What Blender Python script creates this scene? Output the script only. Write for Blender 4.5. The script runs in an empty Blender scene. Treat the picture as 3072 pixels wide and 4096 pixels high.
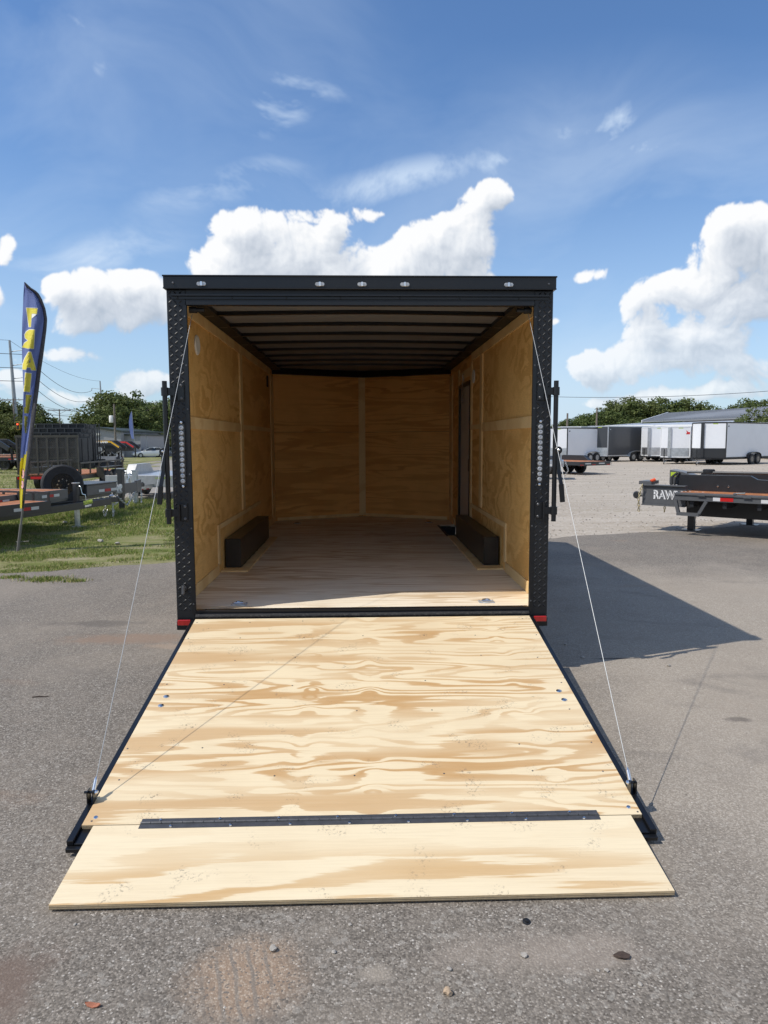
import bpy, bmesh, math, random
import numpy as np
from mathutils import Vector, Matrix, noise as mnoise
R = math.radians
random.seed(7); rng = np.random.default_rng(7)
sc = bpy.context.scene
col = sc.collection
# ------------------------------------------------------------------ camera
CP = Vector((-0.0037, -4.8798, 1.6504))
CR = Vector((0.99951274, -0.0310277, -0.00340115)); CU = Vector((0.00652345, 0.10109093, 0.9948558)); CF = Vector((0.03052426, 0.99439324, -0.10124408))
cam = bpy.data.cameras.new('camera'); cam.sensor_fit = 'VERTICAL'; cam.sensor_height = 34.6; cam.sensor_width = 25.95; cam.lens = 24.0
cam.clip_start = 0.05; cam.clip_end = 6000
co = bpy.data.objects.new('camera', cam); col.objects.link(co)
co.matrix_world = Matrix(((CR.x, CU.x, -CF.x, CP.x), (CR.y, CU.y, -CF.y, CP.y), (CR.z, CU.z, -CF.z, CP.z), (0, 0, 0, 1)))
sc.camera = co
sc.cycles.diffuse_bounces = 7; sc.cycles.max_bounces = 12
FP = 2841.0
def ray(px, py): return CF + CR*((px-1536)/FP) - CU*((py-2048)/FP)
def at(px, py, y=None, z=None):
    d = ray(px, py)
    t = (y-CP.y)/d.y if y is not None else (z-CP.z)/d.z
    return CP + d*t
def sst(a, b, x):
    t = min(1, max(0, (x-a)/(b-a))); return t*t*(3-2*t)
def gz(x, y):
    s = .0085+(.004-.0085)*sst(-22, 22, x)
    return -s*min(max(0, y-14), 130)
def ground(px, py):
    d = ray(px, py); z = 0
    for i in range(30):
        p = CP + d*((z-CP.z)/d.z); z = gz(p.x, p.y)
    return p
# ------------------------------------------------------------------ world, sun, exposure
SUN = Vector((-.72, -.27, 1.0)).normalized()
SUN_EL = math.asin(SUN.z); SUN_AZ = math.atan2(SUN.x, SUN.y)
sc.view_settings.view_transform = 'Standard'; sc.view_settings.look = 'None'; sc.view_settings.gamma = 1.0
sc.view_settings.exposure = 0.0; sc.view_settings.use_curve_mapping = False
w = bpy.data.worlds.new('World'); sc.world = w; w.use_nodes = True
class NT:
    def __init__(s, nt): s.nt = nt
    def n(s, t, **k):
        nd = s.nt.nodes.new(t)
        for a, b in k.items(): setattr(nd, a, b)
        return nd
    def l(s, a, b): s.nt.links.new(a, b)
    def put(s, sock, v):
        if isinstance(v, bpy.types.NodeSocket): s.l(v, sock)
        else: sock.default_value = v
    def m(s, op, a, b=0.0, c=0.0, clamp=False):
        nd = s.n('ShaderNodeMath', operation=op, use_clamp=clamp)
        s.put(nd.inputs[0], a); s.put(nd.inputs[1], b); s.put(nd.inputs[2], c)
        return nd.outputs[0]
    def v(s, op, a, b=(0, 0, 0), c=(0, 0, 0)):
        nd = s.n('ShaderNodeVectorMath', operation=op)
        s.put(nd.inputs[0], a)
        if op == 'SCALE': s.put(nd.inputs['Scale'], b)
        else:
            s.put(nd.inputs[1], b); s.put(nd.inputs[2], c)
        return nd.outputs['Value'] if op in ('LENGTH', 'DOT_PRODUCT', 'DISTANCE') else nd.outputs[0]
    def noise(s, vec, scale, detail=2, rough=.5, dist=0.0, out=0):
        nd = s.n('ShaderNodeTexNoise'); s.put(nd.inputs['Vector'], vec); s.put(nd.inputs['Scale'], scale)
        nd.inputs['Detail'].default_value = detail; nd.inputs['Roughness'].default_value = rough; nd.inputs['Distortion'].default_value = dist
        return nd.outputs[out]
    def voro(s, vec, scale, feature='F1', out='Distance', rand=1.0):
        nd = s.n('ShaderNodeTexVoronoi', feature=feature); s.put(nd.inputs['Vector'], vec); nd.inputs['Scale'].default_value = scale
        nd.inputs['Randomness'].default_value = rand
        return nd.outputs[out]
    def smooth(s, x, a, b, lo=0.0, hi=1.0):
        nd = s.n('ShaderNodeMapRange', interpolation_type='SMOOTHSTEP'); s.put(nd.inputs[0], x)
        for i, q in enumerate((a, b, lo, hi)): s.put(nd.inputs[i+1], q)
        return nd.outputs[0]
    def mix(s, f, a, b, mode='MIX'):
        nd = s.n('ShaderNodeMix', data_type='RGBA', blend_type=mode); s.put(nd.inputs[0], f)
        s.put(nd.inputs[6], a if isinstance(a, bpy.types.NodeSocket) else tuple(a)+(1,)*(4-len(a)))
        s.put(nd.inputs[7], b if isinstance(b, bpy.types.NodeSocket) else tuple(b)+(1,)*(4-len(b)))
        return nd.outputs[2]
    def ramp(s, f, stops, interp='LINEAR'):
        nd = s.n('ShaderNodeValToRGB'); cr = nd.color_ramp; cr.interpolation = interp
        while len(cr.elements) < len(stops): cr.elements.new(.5)
        for e, (p, c) in zip(cr.elements, stops):
            e.position = p; e.color = tuple(c)+(1,) if hasattr(c, '__len__') else (c, c, c, 1)
        s.put(nd.inputs[0], f); return nd.outputs[0]
    def sep(s, v):
        nd = s.n('ShaderNodeSeparateXYZ'); s.put(nd.inputs[0], v); return nd.outputs
    def comb(s, x, y, z):
        nd = s.n('ShaderNodeCombineXYZ'); s.put(nd.inputs[0], x); s.put(nd.inputs[1], y); s.put(nd.inputs[2], z); return nd.outputs[0]
D4 = 3072/1659.
def azel(X, Y):
    d = ray(X*D4, Y*D4).normalized(); return math.atan2(d.x, d.y), math.asin(d.z)
# cumulus puffs: where the clouds of the photograph stand (picture position, half sizes), as directions of the sky
CUM = [(490,475,46,36),(1380,660,50,36),(1560,490,52,46),(1520,725,110,30),(1250,780,50,24),(120,625,36,28),(290,622,40,30),(980,510,36,56),(1058,405,36,32),(470,545,88,62),(540,500,72,58),(650,520,112,72),(600,590,175,55),(715,500,44,48),(1040,455,66,72),(1012,550,72,90),(925,530,88,62),(850,585,90,55),
 (1075,420,34,34),(795,464,46,26),(900,620,200,50),(165,645,76,52),(245,650,95,58),(320,655,62,58),(205,705,120,36),(310,818,85,36),(60,812,60,26),(5,545,36,48),
 (1625,520,95,95),(1530,575,105,66),(1450,635,95,56),(1610,660,140,66),(1395,715,58,48),(1450,775,165,60),(1290,810,95,40),(1610,790,90,66),
 (1275,601,52,22),(1203,682,16,16),(1430,862,80,16),(150,850,160,26),(140,765,120,24),(330,885,110,18),(1520,850,150,20),(1320,868,110,16),(1760,600,150,160),(-90,640,110,60)]
WISP = [(525,200,70,60,25),(560,165,60,60,0),(615,135,95,32,-15),(1280,255,170,46,-10),(1375,215,60,55,-20),(150,20,55,26,0),(1090,330,90,40,10),(150,470,230,60,14),(800,350,330,50,6),(1450,300,110,30,-8),(430,330,200,40,14),(200,100,60,30,25)]
# the cloud cover is computed here as a map over azimuth and height above the horizon (no file is read)
def sky_map(W, H, AR, EL=1.25):
    rg = np.random.default_rng(11); f4 = np.float32
    az = ((np.arange(W, dtype=f4)+.5)/W*2-1)*AR; el = (np.arange(H, dtype=f4)+.5)/H*EL
    AZ, EE = np.meshgrid(az, el)
    def perlin(x, y, N):
        # periodic in x with N lattice cells
        x0 = np.floor(x).astype(np.int32); y0 = np.floor(y).astype(np.int32); fx = (x-x0).astype(f4); fy = (y-y0).astype(f4)
        th = rg.uniform(0, 2*np.pi, (N, N)).astype(f4); gx, gy = np.cos(th), np.sin(th); y0 = y0 % N
        u = fx*fx*fx*(fx*(fx*6-15)+10); v = fy*fy*fy*(fy*(fy*6-15)+10)
        def g(i, j, dx, dy): k = (x0+i) % N; l = (y0+j) % N; return gx[k, l]*dx+gy[k, l]*dy
        a = g(0, 0, fx, fy); b = g(1, 0, fx-1, fy); c = g(0, 1, fx, fy-1); d = g(1, 1, fx-1, fy-1)
        return (a+u*(b-a)+v*(c+u*(d-c)-a-u*(b-a)))*1.5
    def fbm(N, oc, sy=1.0, gain=.5, ab=False, wx=None, wy=None):
        s = 0; am = 1.; tot = 0
        for i in range(oc):
            k = N*2**i; X = (AZ+(0 if wx is None else wx)+np.pi)/(2*np.pi)*k; Y = (EE+(0 if wy is None else wy))/(2*np.pi)*k*sy+50
            n = perlin(X % k, Y, k)
            s = s+am*(np.abs(n)*2.2-.55 if ab else n); tot += am; am *= gain
        return s/tot
    wx = fbm(40, 4)*.045; wy = fbm(40, 4)*.045
    def blobs(lst, wx, wy, sm=.22):
        acc = np.zeros_like(AZ)
        for b in lst:
            a, e = azel(b[0], b[1]); a2, _ = azel(b[0]+b[2], b[1]); _, e2 = azel(b[0], b[1]-b[3]); t = R(b[4]) if len(b) > 4 else 0
            dx = AZ+wx-a; dy = EE+wy-e
            if t: dx, dy = dx*math.cos(t)+dy*math.sin(t), -dx*math.sin(t)+dy*math.cos(t)
            d2 = (dx/((a2-a)*.93))**2+(dy/((e2-e)*.93))**2
            acc = acc+np.exp(-d2*1.25)
        return acc-.47
    f = np.minimum(blobs(CUM, wx*.5, wy*.5), 1.1)
    gen = fbm(9, 3, 2.0)*1.7+.08
    ab_ = np.abs(AZ); bk = np.clip((ab_-.66)/.2, 0, 1)*np.clip((EE-.02)/.08, 0, 1)*np.clip((1.25-EE)/.5, 0, 1)
    f = np.where(ab_ > .6, np.maximum(f, gen*bk-.6*(1-bk)), f)
    bil = fbm(46, 7, 1.0, .62, True, wx*.7, wy*.7); fine = fbm(64, 7, 1.0, .68, False, wx, wy); low = fbm(46, 2, 1.0, .5, True, wx*.7, wy*.7)
    env = np.clip((f+.40)*2.2, 0, 1); F = f+(1.15*bil+.85*fine+.02)*env-.25*(1-env)
    t = np.clip(f+.7*low*env, 0, 1.6)
    # light comes from above, left and behind: what lies between a puff and the sun dims it
    occ = np.zeros_like(t); st = 2*AR/W; se = EL/H
    for i in range(1, 15):
        dy = int(round(i*.0065/se)); dx = int(round(i*.0035/st))
        q = np.roll(t, dx, 1); q = np.vstack([q[dy:], np.repeat(q[-1:], dy, 0)]); occ += q*.0065*(1-.03*i)
    def shift(A, da, de):
        dx = int(round(da/st)); dy = max(1, int(round(de/se))); q = np.roll(A, dx, 1); return np.vstack([q[dy:], np.repeat(q[-1:], dy, 0)])
    rel = np.clip((F-shift(F, .004, .006))*1.3, -1, 1); rel2 = np.clip((F-shift(F, .012, .020))*.8, -1, 1)
    lum = np.exp(-occ*19)*.78+.22+.26*rel*np.exp(-occ*3)+.34*rel2
    sharp = np.clip(.34+.5*occ*9, .34, 1.2)
    al = np.clip(F/sharp, 0, 1); al = al*al*(3-2*al)
    cx = fbm(10, 3)*.30; cy = fbm(10, 3)*.22
    ci = np.clip(fbm(6, 8, 3.4, .58, False, cx, cy)*2.6+.12, 0, 1)*np.clip(fbm(5, 3, 1.3)*2+.55, 0, 1)*.55
    wb_ = np.clip(blobs(WISP, cx*.35, cy*.35)*1.1+.32, 0, 1); wi = wb_*np.clip(.42+fbm(26, 7, 2.2, .66, False, cx*.9+EE*.5, cy*.9)*2.3, 0, 1)
    ci = np.clip(np.maximum(ci, wi*.80)+.25*wi*ci, 0, .85)
    px = np.zeros((H, W, 4), f4); px[..., 0] = np.clip(lum, 0, 1.3)/1.3; px[..., 1] = al; px[..., 2] = ci; px[..., 3] = 1
    im = bpy.data.images.new('cloud_cover', W, H, alpha=False, float_buffer=True, is_data=True)
    im.pixels.foreach_set(px.ravel()); im.update(); im.pack(); return im
T = NT(w.node_tree); w.node_tree.nodes.clear()
dirv = T.v('NORMALIZE', T.n('ShaderNodeTexCoord').outputs['Generated'])
sky = T.n('ShaderNodeTexSky', sky_type='NISHITA', sun_disc=False, sun_elevation=SUN_EL, sun_rotation=SUN_AZ, altitude=20.0, air_density=1.0, dust_density=.7, ozone_density=2.2)
x_, y_, z_ = T.sep(dirv)[:3]
elv = T.m('ARCSINE', z_)
CEL = 1.25; azn = T.m('ARCTAN2', x_, y_); ev = T.m('DIVIDE', elv, CEL)
def cover(im, ar):
    it = T.n('ShaderNodeTexImage', image=im, extension='EXTEND', interpolation='Cubic')
    T.l(T.comb(T.m('MULTIPLY_ADD', azn, .5/ar, .5), ev, 0.0), it.inputs[0]); return it.outputs[0]
cov = T.mix(T.m('LESS_THAN', T.m('ABSOLUTE', azn), .62), cover(sky_map(1024, 256, math.pi), math.pi), cover(sky_map(1408, 1024, .64), .64))
lum, alpha, ci = T.sep(cov)[:3]
ccol = T.ramp(lum, [(.18, (4.2, 4.7, 5.4)), (.42, (5.5, 5.9, 6.5)), (.64, (6.9, 7.2, 7.6)), (.9, (8.6, 8.6, 8.6))])
hz = T.smooth(elv, .42, -.04)
skyc = T.mix(1.0, sky.outputs[0], (.84, 1.08, 1.32), 'MULTIPLY')
skyc = T.mix(T.m('MULTIPLY', hz, .60), skyc, (5.0, 6.2, 7.5))
skyc = T.mix(ci, skyc, (5.9, 7.0, 8.4))
alpha = T.m('MULTIPLY', alpha, T.smooth(elv, .0, .03))
alpha = T.m('MULTIPLY', alpha, T.smooth(elv, .0, .22, .60, .96))
skyc = T.mix(alpha, skyc, ccol)
bg = T.n('ShaderNodeBackground'); T.l(skyc, bg.inputs[0]); bg.inputs[1].default_value = .118
T.l(bg.outputs[0], T.n('ShaderNodeOutputWorld').inputs[0])
sl = bpy.data.lights.new('sun', 'SUN'); sl.energy = 3.8; sl.angle = R(.53); sl.color = (1.0, .95, .87)
so = bpy.data.objects.new('sun', sl); col.objects.link(so); so.rotation_euler = SUN.to_track_quat('Z', 'Y').to_euler(); so.location = (-20, -10, 30)
# ------------------------------------------------------------------ materials
MT = {}
def mat(name, c, rough=.5, metal=0.0, var=.0, vscale=6.0, bump=0.0, bscale=60.0, spec=None, coat=0.0, dirt=None, dscale=2.5, damt=.5, trans=0.0):
    """principled with a little uneven colour, relief and dirt"""
    if name in MT: return MT[name]
    m = bpy.data.materials.new(name); m.use_nodes = True; MT[name] = m
    T = NT(m.node_tree); b = m.node_tree.nodes['Principled BSDF']
    co_ = T.n('ShaderNodeTexCoord').outputs['Object']
    cc = None
    if var:
        n_ = T.noise(co_, vscale, 5, .6)
        lo = tuple(q*(1-var) for q in c); hi = tuple(min(1, q*(1+var)) for q in c)
        cc = T.ramp(n_, [(.28, lo), (.72, hi)])
    if dirt:
        n_ = T.noise(co_, dscale, 7, .65)
        cc = T.mix(T.smooth(n_, .48, .75, 0, damt), cc if cc is not None else c, dirt)
    if cc is not None: T.l(cc, b.inputs['Base Color'])
    else: b.inputs['Base Color'].default_value = tuple(c)+(1,)
    rn = T.noise(co_, vscale*3, 4, .6); T.l(T.m('MULTIPLY_ADD', rn, .22*rough, rough*.89), b.inputs['Roughness'])
    b.inputs['Metallic'].default_value = metal
    if spec is not None: b.inputs['Specular IOR Level'].default_value = spec
    if coat: b.inputs['Coat Weight'].default_value = coat; b.inputs['Coat Roughness'].default_value = .08
    if trans: b.inputs['Transmission Weight'].default_value = trans
    if bump:
        bp = T.n('ShaderNodeBump'); bp.inputs['Strength'].default_value = bump; bp.inputs['Distance'].default_value = .01
        T.l(T.noise(co_, bscale, 4, .6), bp.inputs['Height']); T.l(bp.outputs[0], b.inputs['Normal'])
    return m
def emis(name, c, s):
    m = bpy.data.materials.new(name); m.use_nodes = True; MT[name] = m
    b = m.node_tree.nodes['Principled BSDF']; b.inputs['Base Color'].default_value = tuple(c)+(1,)
    b.inputs['Emission Color'].default_value = tuple(c)+(1,); b.inputs['Emission Strength'].default_value = s
    return m
def ply(name, s, pale, tan, K=11.0, stain=.25, dirty=0.0, grain=(6, 160, 160), rough=.62, fine=.10, pinch=None):
    """rotary cut pine veneer: contour bands of a stretched height field, frayed along the grain"""
    m = bpy.data.materials.new(name); m.use_nodes = True; MT[name] = m
    T = NT(m.node_tree); b = m.node_tree.nodes['Principled BSDF']
    o = T.n('ShaderNodeTexCoord').outputs['Object']; rd = T.n('ShaderNodeObjectInfo').outputs['Random']
    off = T.v('SCALE', T.comb(T.m('MULTIPLY', rd, 1.0), T.m('MULTIPLY', rd, 7.3), T.m('MULTIPLY', rd, 3.7)), 23.0)
    o = T.v('ADD', o, off)
    # slow waviness along the sheet and pinches where knots lay
    wb = T.v('SUBTRACT', T.noise(T.v('MULTIPLY', o, tuple(q*.8+.35 for q in s)), 1.3, 3, .5, out=1), (.5, .5, .5))
    oo = T.v('ADD', o, T.v('MULTIPLY', wb, tuple(.26/max(q, .4) for q in s)))
    if pinch:
        # rings pucker where knots lie one behind the other under the veneer
        x_, y_, z_ = T.sep(T.n('ShaderNodeTexCoord').outputs['Object'])[:3]; tot = None
        for x0, wd in pinch:
            q = T.m('DIVIDE', T.m('SUBTRACT', T.m('ADD', x_, T.m('MULTIPLY', T.noise(T.comb(y_, x0, 0.0), 2.0, 2), .10)), x0+.05), wd)
            g = T.m('MULTIPLY', T.m('EXPONENT', T.m('MULTIPLY', T.m('MULTIPLY', q, q), -1.0)), T.m('MULTIPLY_ADD', T.noise(T.comb(y_, x0*7, 3.0), 7.0, 2), .34, -.17))
            tot = g if tot is None else T.m('ADD', tot, g)
        oo = T.v('ADD', oo, T.comb(0.0, tot, 0.0))
    h = T.noise(T.v('MULTIPLY', oo, s), 1.0, 2.2, .42)
    gr = T.noise(T.v('MULTIPLY', o, grain), 1.0, 3, .6)
    fray = T.noise(T.v('MULTIPLY', o, tuple(q*.5 for q in grain)), 1.0, 4, .7)
    kn = T.m('MULTIPLY_ADD', h, K, T.m('MULTIPLY', T.m('SUBTRACT', fray, .5), .55))
    fr = T.m('FRACT', kn)
    band = T.ramp(fr, [(0, 0), (.40, .04), (.54, .18), (.60, .85), (.84, 1.0), (.95, .85), (1, 0)])
    amp = T.smooth(T.noise(T.v('MULTIPLY', o, tuple(q*.7 for q in s)), 1.1, 2, .5), .34, .64, .12, 1.0)
    f = T.m('MULTIPLY', band, amp)
    hb = T.noise(T.v('ADD', T.v('MULTIPLY', oo, tuple(q*.62 for q in s)), (7.7, 3.1, 5.5)), 1.0, 3, .5)
    fb_ = T.m('FRACT', T.m('MULTIPLY_ADD', hb, K*.42, T.m('MULTIPLY', T.m('SUBTRACT', fray, .5), .40)))
    wide = T.m('MULTIPLY', T.ramp(fb_, [(0, 0), (.57, 0), (.61, .8), (.86, .9), (.97, .75), (1, 0)]), T.smooth(T.noise(T.v('MULTIPLY', o, tuple(q*.6 for q in s)), 1.3, 2, .5), .47, .58))
    f = T.m('MAXIMUM', f, T.m('MULTIPLY', wide, .85))
    c = T.mix(f, pale, tan)
    c = T.mix(T.smooth(gr, .35, .75, 0, fine), c, tuple(q*.55 for q in tan))
    bl = T.noise(o, 1.7, 3, .55)
    c = T.mix(T.smooth(bl, .42, .72, 0, stain), c, tuple(q*.82 for q in tan))
    if dirty:
        d1 = T.noise(o, 6.5, 3, .5); d2 = T.noise(o, 90, 3, .75)
        c = T.mix(T.m('MULTIPLY', T.smooth(d1, .57, .68), T.smooth(d2, .52, .68, 0, dirty)), c, (.17, .13, .10))
    T.l(c, b.inputs['Base Color']); b.inputs['Roughness'].default_value = rough; b.inputs['Specular IOR Level'].default_value = .3
    bp = T.n('ShaderNodeBump'); bp.inputs['Strength'].default_value = .12; bp.inputs['Distance'].default_value = .004
    T.l(T.m('ADD', gr, T.m('MULTIPLY', f, .4)), bp.inputs['Height']); T.l(bp.outputs[0], b.inputs['Normal'])
    return m
mat('black', (.007, .0075, .009), .30, 0, .15, 9, .03, 220, spec=.4, coat=.1)
mat('blackflat', (.012, .012, .013), .55, 0, .25, 8, .1, 90)
mat('treadplate', (.006, .0065, .008), .44, 0, .1, 9, spec=.5)
mat('rubberblack', (.018, .018, .019), .8, 0, .3, 30, .4, 160, dirt=(.16, .145, .12), dscale=60, damt=.45)
mat('wellsteel', (.020, .018, .016), .34, 0, .3, 4, dirt=(.07, .06, .05), dscale=5, damt=.3)
mat('galv', (.50, .51, .52), .36, .85, .22, 16, dirt=(.30, .29, .27), dscale=6, damt=.35)
mat('chrome', (.72, .73, .74), .18, 1.0, .08, 20)
mat('cable', (.38, .39, .39), .4, .6)
mat('hingesteel', (.11, .11, .115), .45, .55, .2, 30)
mat('lens', (.42, .43, .44), .12, .35, .25, 60)
mat('redlens', (.42, .012, .010), .14, 0, .1, 40, coat=.5)
mat('tyre', (.024, .024, .026), .72, 0, .25, 14, .3, 80, dirt=(.06, .055, .05), dscale=6)
mat('rimblack', (.014, .014, .015), .22, 0, coat=.6)
mat('rimsilver', (.45, .46, .47), .35, .6)
mat('ceiling', (.25, .255, .265), .55, 0, .06, 2.5)
mat('ventwhite', (.75, .74, .70), .5)
mat('doorgrey', (.55, .52, .48), .5, 0, .08, 3)
mat('zinc', (.55, .56, .57), .35, .35, .15, 30)
mat('boardend', (.46, .36, .22), .7, 0, .2, 40)
PALE = (.78, .64, .42); TAN = (.53, .315, .135)
ply('ply_ramp', (.55, 4.0, 4.0), PALE, TAN, 12.0, .12, .75, (4, 120, 120), pinch=[(-.30, .055), (.03, .06), (.86, .05)])
ply('ply_flap', (.50, 3.1, 3.1), (.80, .67, .455), (.60, .39, .185), 5.0, .10, .6, (5, 120, 120))
ply('ply_floor', (.55, 5.2, 5.2), (.88, .78, .62), (.58, .42, .25), 10.0, .2, .35, (5, 130, 130))
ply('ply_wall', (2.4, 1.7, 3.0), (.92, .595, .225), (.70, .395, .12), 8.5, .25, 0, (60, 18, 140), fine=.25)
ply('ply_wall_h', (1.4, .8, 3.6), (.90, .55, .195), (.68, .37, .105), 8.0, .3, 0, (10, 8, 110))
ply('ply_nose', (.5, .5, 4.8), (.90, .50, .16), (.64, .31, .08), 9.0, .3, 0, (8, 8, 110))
ply('batten', (1.2, 1.2, 1.2), (.88, .66, .34), (.78, .53, .24), 5.0, .4, 0, (30, 30, 30))
mat('plyedge', (.40, .30, .18), .8, 0, .35, 4, .3, 120)
# ------------------------------------------------------------------ mesh builder
def basis(d):
    d = Vector(d).normalized(); u = d.cross(Vector((0, 0, 1)))
    if u.length < 1e-4: u = Vector((1, 0, 0))
    u.normalize(); return d, u, d.cross(u).normalized()
class MB:
    def __init__(s): s.v = []; s.f = []
    def add(s, vs, fs):
        o = len(s.v); s.v += [tuple(q) for q in vs]; s.f += [tuple(i+o for i in q) for q in fs]; return s
    def box(s, x0, x1, y0, y1, z0, z1):
        return s.add([(x0,y0,z0),(x1,y0,z0),(x1,y1,z0),(x0,y1,z0),(x0,y0,z1),(x1,y0,z1),(x1,y1,z1),(x0,y1,z1)],
                     [(0,3,2,1),(4,5,6,7),(0,1,5,4),(1,2,6,5),(2,3,7,6),(3,0,4,7)])
    def bar(s, a, b, wd, ht, up=(0, 0, 1)):
        a = Vector(a); b = Vector(b); d = (b-a).normalized(); u = d.cross(Vector(up))
        if u.length < 1e-4: u = d.cross(Vector((0, 1, 0)))
        u.normalize(); n = u.cross(d)
        vs = [p+u*(i*wd/2)+n*(j*ht/2) for p in (a, b) for i, j in ((-1,-1),(1,-1),(1,1),(-1,1))]
        return s.add(vs, [(0,1,2,3),(7,6,5,4),(0,4,5,1),(1,5,6,2),(2,6,7,3),(3,7,4,0)])
    def tube(s, pts, r, n=8, cap=True):
        pts = [Vector(p) for p in pts]; rs = r if hasattr(r, '__len__') else [r]*len(pts)
        rings = []; pu = None
        for i, p in enumerate(pts):
            d = (pts[min(i+1, len(pts)-1)]-pts[max(i-1, 0)]).normalized()
            if pu is None: _, u, _ = basis(d)
            else:
                u = pu-d*pu.dot(d)
                u = u.normalized() if u.length > 1e-5 else basis(d)[1]
            pu = u; q = d.cross(u)
            rings.append([p+(u*math.cos(2*math.pi*k/n)+q*math.sin(2*math.pi*k/n))*rs[i] for k in range(n)])
        vs = [v for rg in rings for v in rg]; fs = []
        for i in range(len(pts)-1):
            for k in range(n):
                k2 = (k+1) % n; fs.append((i*n+k, i*n+k2, (i+1)*n+k2, (i+1)*n+k))
        if cap: fs.append(tuple(range(n-1, -1, -1))); fs.append(tuple((len(pts)-1)*n+k for k in range(n)))
        return s.add(vs, fs)
    def lathe(s, prof, c=(0, 0, 0), axis=(0, 0, 1), n=20, cap=True):
        """profile (radius, along axis)"""
        d, u, q = basis(axis); c = Vector(c); vs = []; fs = []
        for r, h in prof:
            for k in range(n): vs.append(c+d*h+(u*math.cos(2*math.pi*k/n)+q*math.sin(2*math.pi*k/n))*r)
        m = len(prof)
        for i in range(m-1):
            for k in range(n):
                k2 = (k+1) % n; fs.append((i*n+k, (i+1)*n+k, (i+1)*n+k2, i*n+k2))
        if cap and prof[0][0] > 1e-4: fs.append(tuple(range(n)))
        if cap and prof[-1][0] > 1e-4: fs.append(tuple((m-1)*n+k for k in range(n-1, -1, -1)))
        return s.add(vs, fs)
    def prism(s, poly, fn, a, b):
        """poly 2-D, fn(u, v, w) -> xyz, thickness from w=a to w=b"""
        n = len(poly)
        vs = [fn(u, v, a) for u, v in poly]+[fn(u, v, b) for u, v in poly]
        fs = [tuple(range(n-1, -1, -1)), tuple(range(n, 2*n))]+[(i, (i+1) % n, n+(i+1) % n, n+i) for i in range(n)]
        return s.add(vs, fs)
    def chain(s, pts, L=.05, r=.006):
        pts = [Vector(p) for p in pts]; tot = 0; k = 0
        seg = [(pts[i], pts[i+1]) for i in range(len(pts)-1)]
        for a, b in seg:
            d = b-a; cnt = max(1, int(d.length/(L*.78)))
            for j in range(cnt):
                c = a+d*((j+.5)/cnt); dn, u, q = basis(d)
                if k % 2: u, q = q, u
                k += 1; w_ = L*.32
                rg = [c+dn*(math.cos(t)*L*.5)+u*(math.sin(t)*w_) for t in [2*math.pi*i/8 for i in range(8)]]
                s.tube(rg+[rg[0]], r, 4, False)
        return s
    def build(s, name, m, parent=None, smooth=False, bevel=0.0, seg=1, shade=None):
        me = bpy.data.meshes.new(name); me.from_pydata(s.v, [], s.f); me.update()
        bm = bmesh.new(); bm.from_mesh(me); bmesh.ops.recalc_face_normals(bm, faces=bm.faces)
        if bevel:
            bmesh.ops.remove_doubles(bm, verts=bm.verts, dist=1e-5)
            ed = [e for e in bm.edges if len(e.link_faces) == 2 and e.calc_face_angle(0) > .6]
            bmesh.ops.bevel(bm, geom=ed, offset=bevel, segments=seg, affect='EDGES', clamp_overlap=True)
        bm.to_mesh(me); bm.free()
        if smooth:
            for p in me.polygons: p.use_smooth = True
            try: me.set_sharp_from_angle(angle=R(38))
            except Exception: pass
        me.materials.append(MT[m] if isinstance(m, str) else m)
        o = bpy.data.objects.new(name, me); col.objects.link(o)
        if parent: o.parent = parent
        return o
def tag(o, label, cat, group=None, kind=None):
    if label: o['label'] = label
    if cat: o['category'] = cat
    if group: o['group'] = group
    if kind: o['kind'] = kind
    return o
def thing(name, label, cat, loc=(0, 0, 0), rz=0.0, group=None):
    o = bpy.data.objects.new(name, None); o.empty_display_size = .2; col.objects.link(o)
    o.location = loc; o.rotation_euler = (0, 0, rz); return tag(o, label, cat, group)
def stuff(o): o['kind'] = 'stuff'; return o
def struct(o): o['kind'] = 'structure'; return o
def copy_tree(o, parent=None):
    c = o.copy(); col.objects.link(c); c.parent = parent
    for ch in o.children: copy_tree(ch, c)
    return c
def text(body, M, m, parent, name='lettering', size=1.0, mirror=False, extrude=.002, width=None, shear=0.0, bold=0.0):
    cu = bpy.data.curves.new('t', 'FONT'); cu.body = body; cu.size = size; cu.extrude = extrude; cu.align_x = 'CENTER'; cu.align_y = 'CENTER'; cu.shear = shear; cu.offset = bold; cu.resolution_u = 2
    ob = bpy.data.objects.new('t', cu); col.objects.link(ob); bpy.context.view_layer.update()
    me = bpy.data.meshes.new_from_object(ob.evaluated_get(bpy.context.evaluated_depsgraph_get())); bpy.data.objects.remove(ob)
    if width:
        xs = [v.co.x for v in me.vertices]; k = width/(max(xs)-min(xs))
        for v in me.vertices: v.co.x *= k
    if mirror:
        for v in me.vertices: v.co.x *= -1
        me.flip_normals()
    me.transform(M); me.materials.clear(); me.materials.append(MT[m]); me.name = name
    o = bpy.data.objects.new(name, me); col.objects.link(o)
    if parent: o.parent = parent
    return o
def frameM(o, x, y):
    """matrix with text x axis and y axis given"""
    x = Vector(x).normalized(); y = Vector(y).normalized(); z = x.cross(y)
    return Matrix(((x.x, y.x, z.x, o[0]), (x.y, y.y, z.y, o[1]), (x.z, y.z, z.z, o[2]), (0, 0, 0, 1)))
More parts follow.
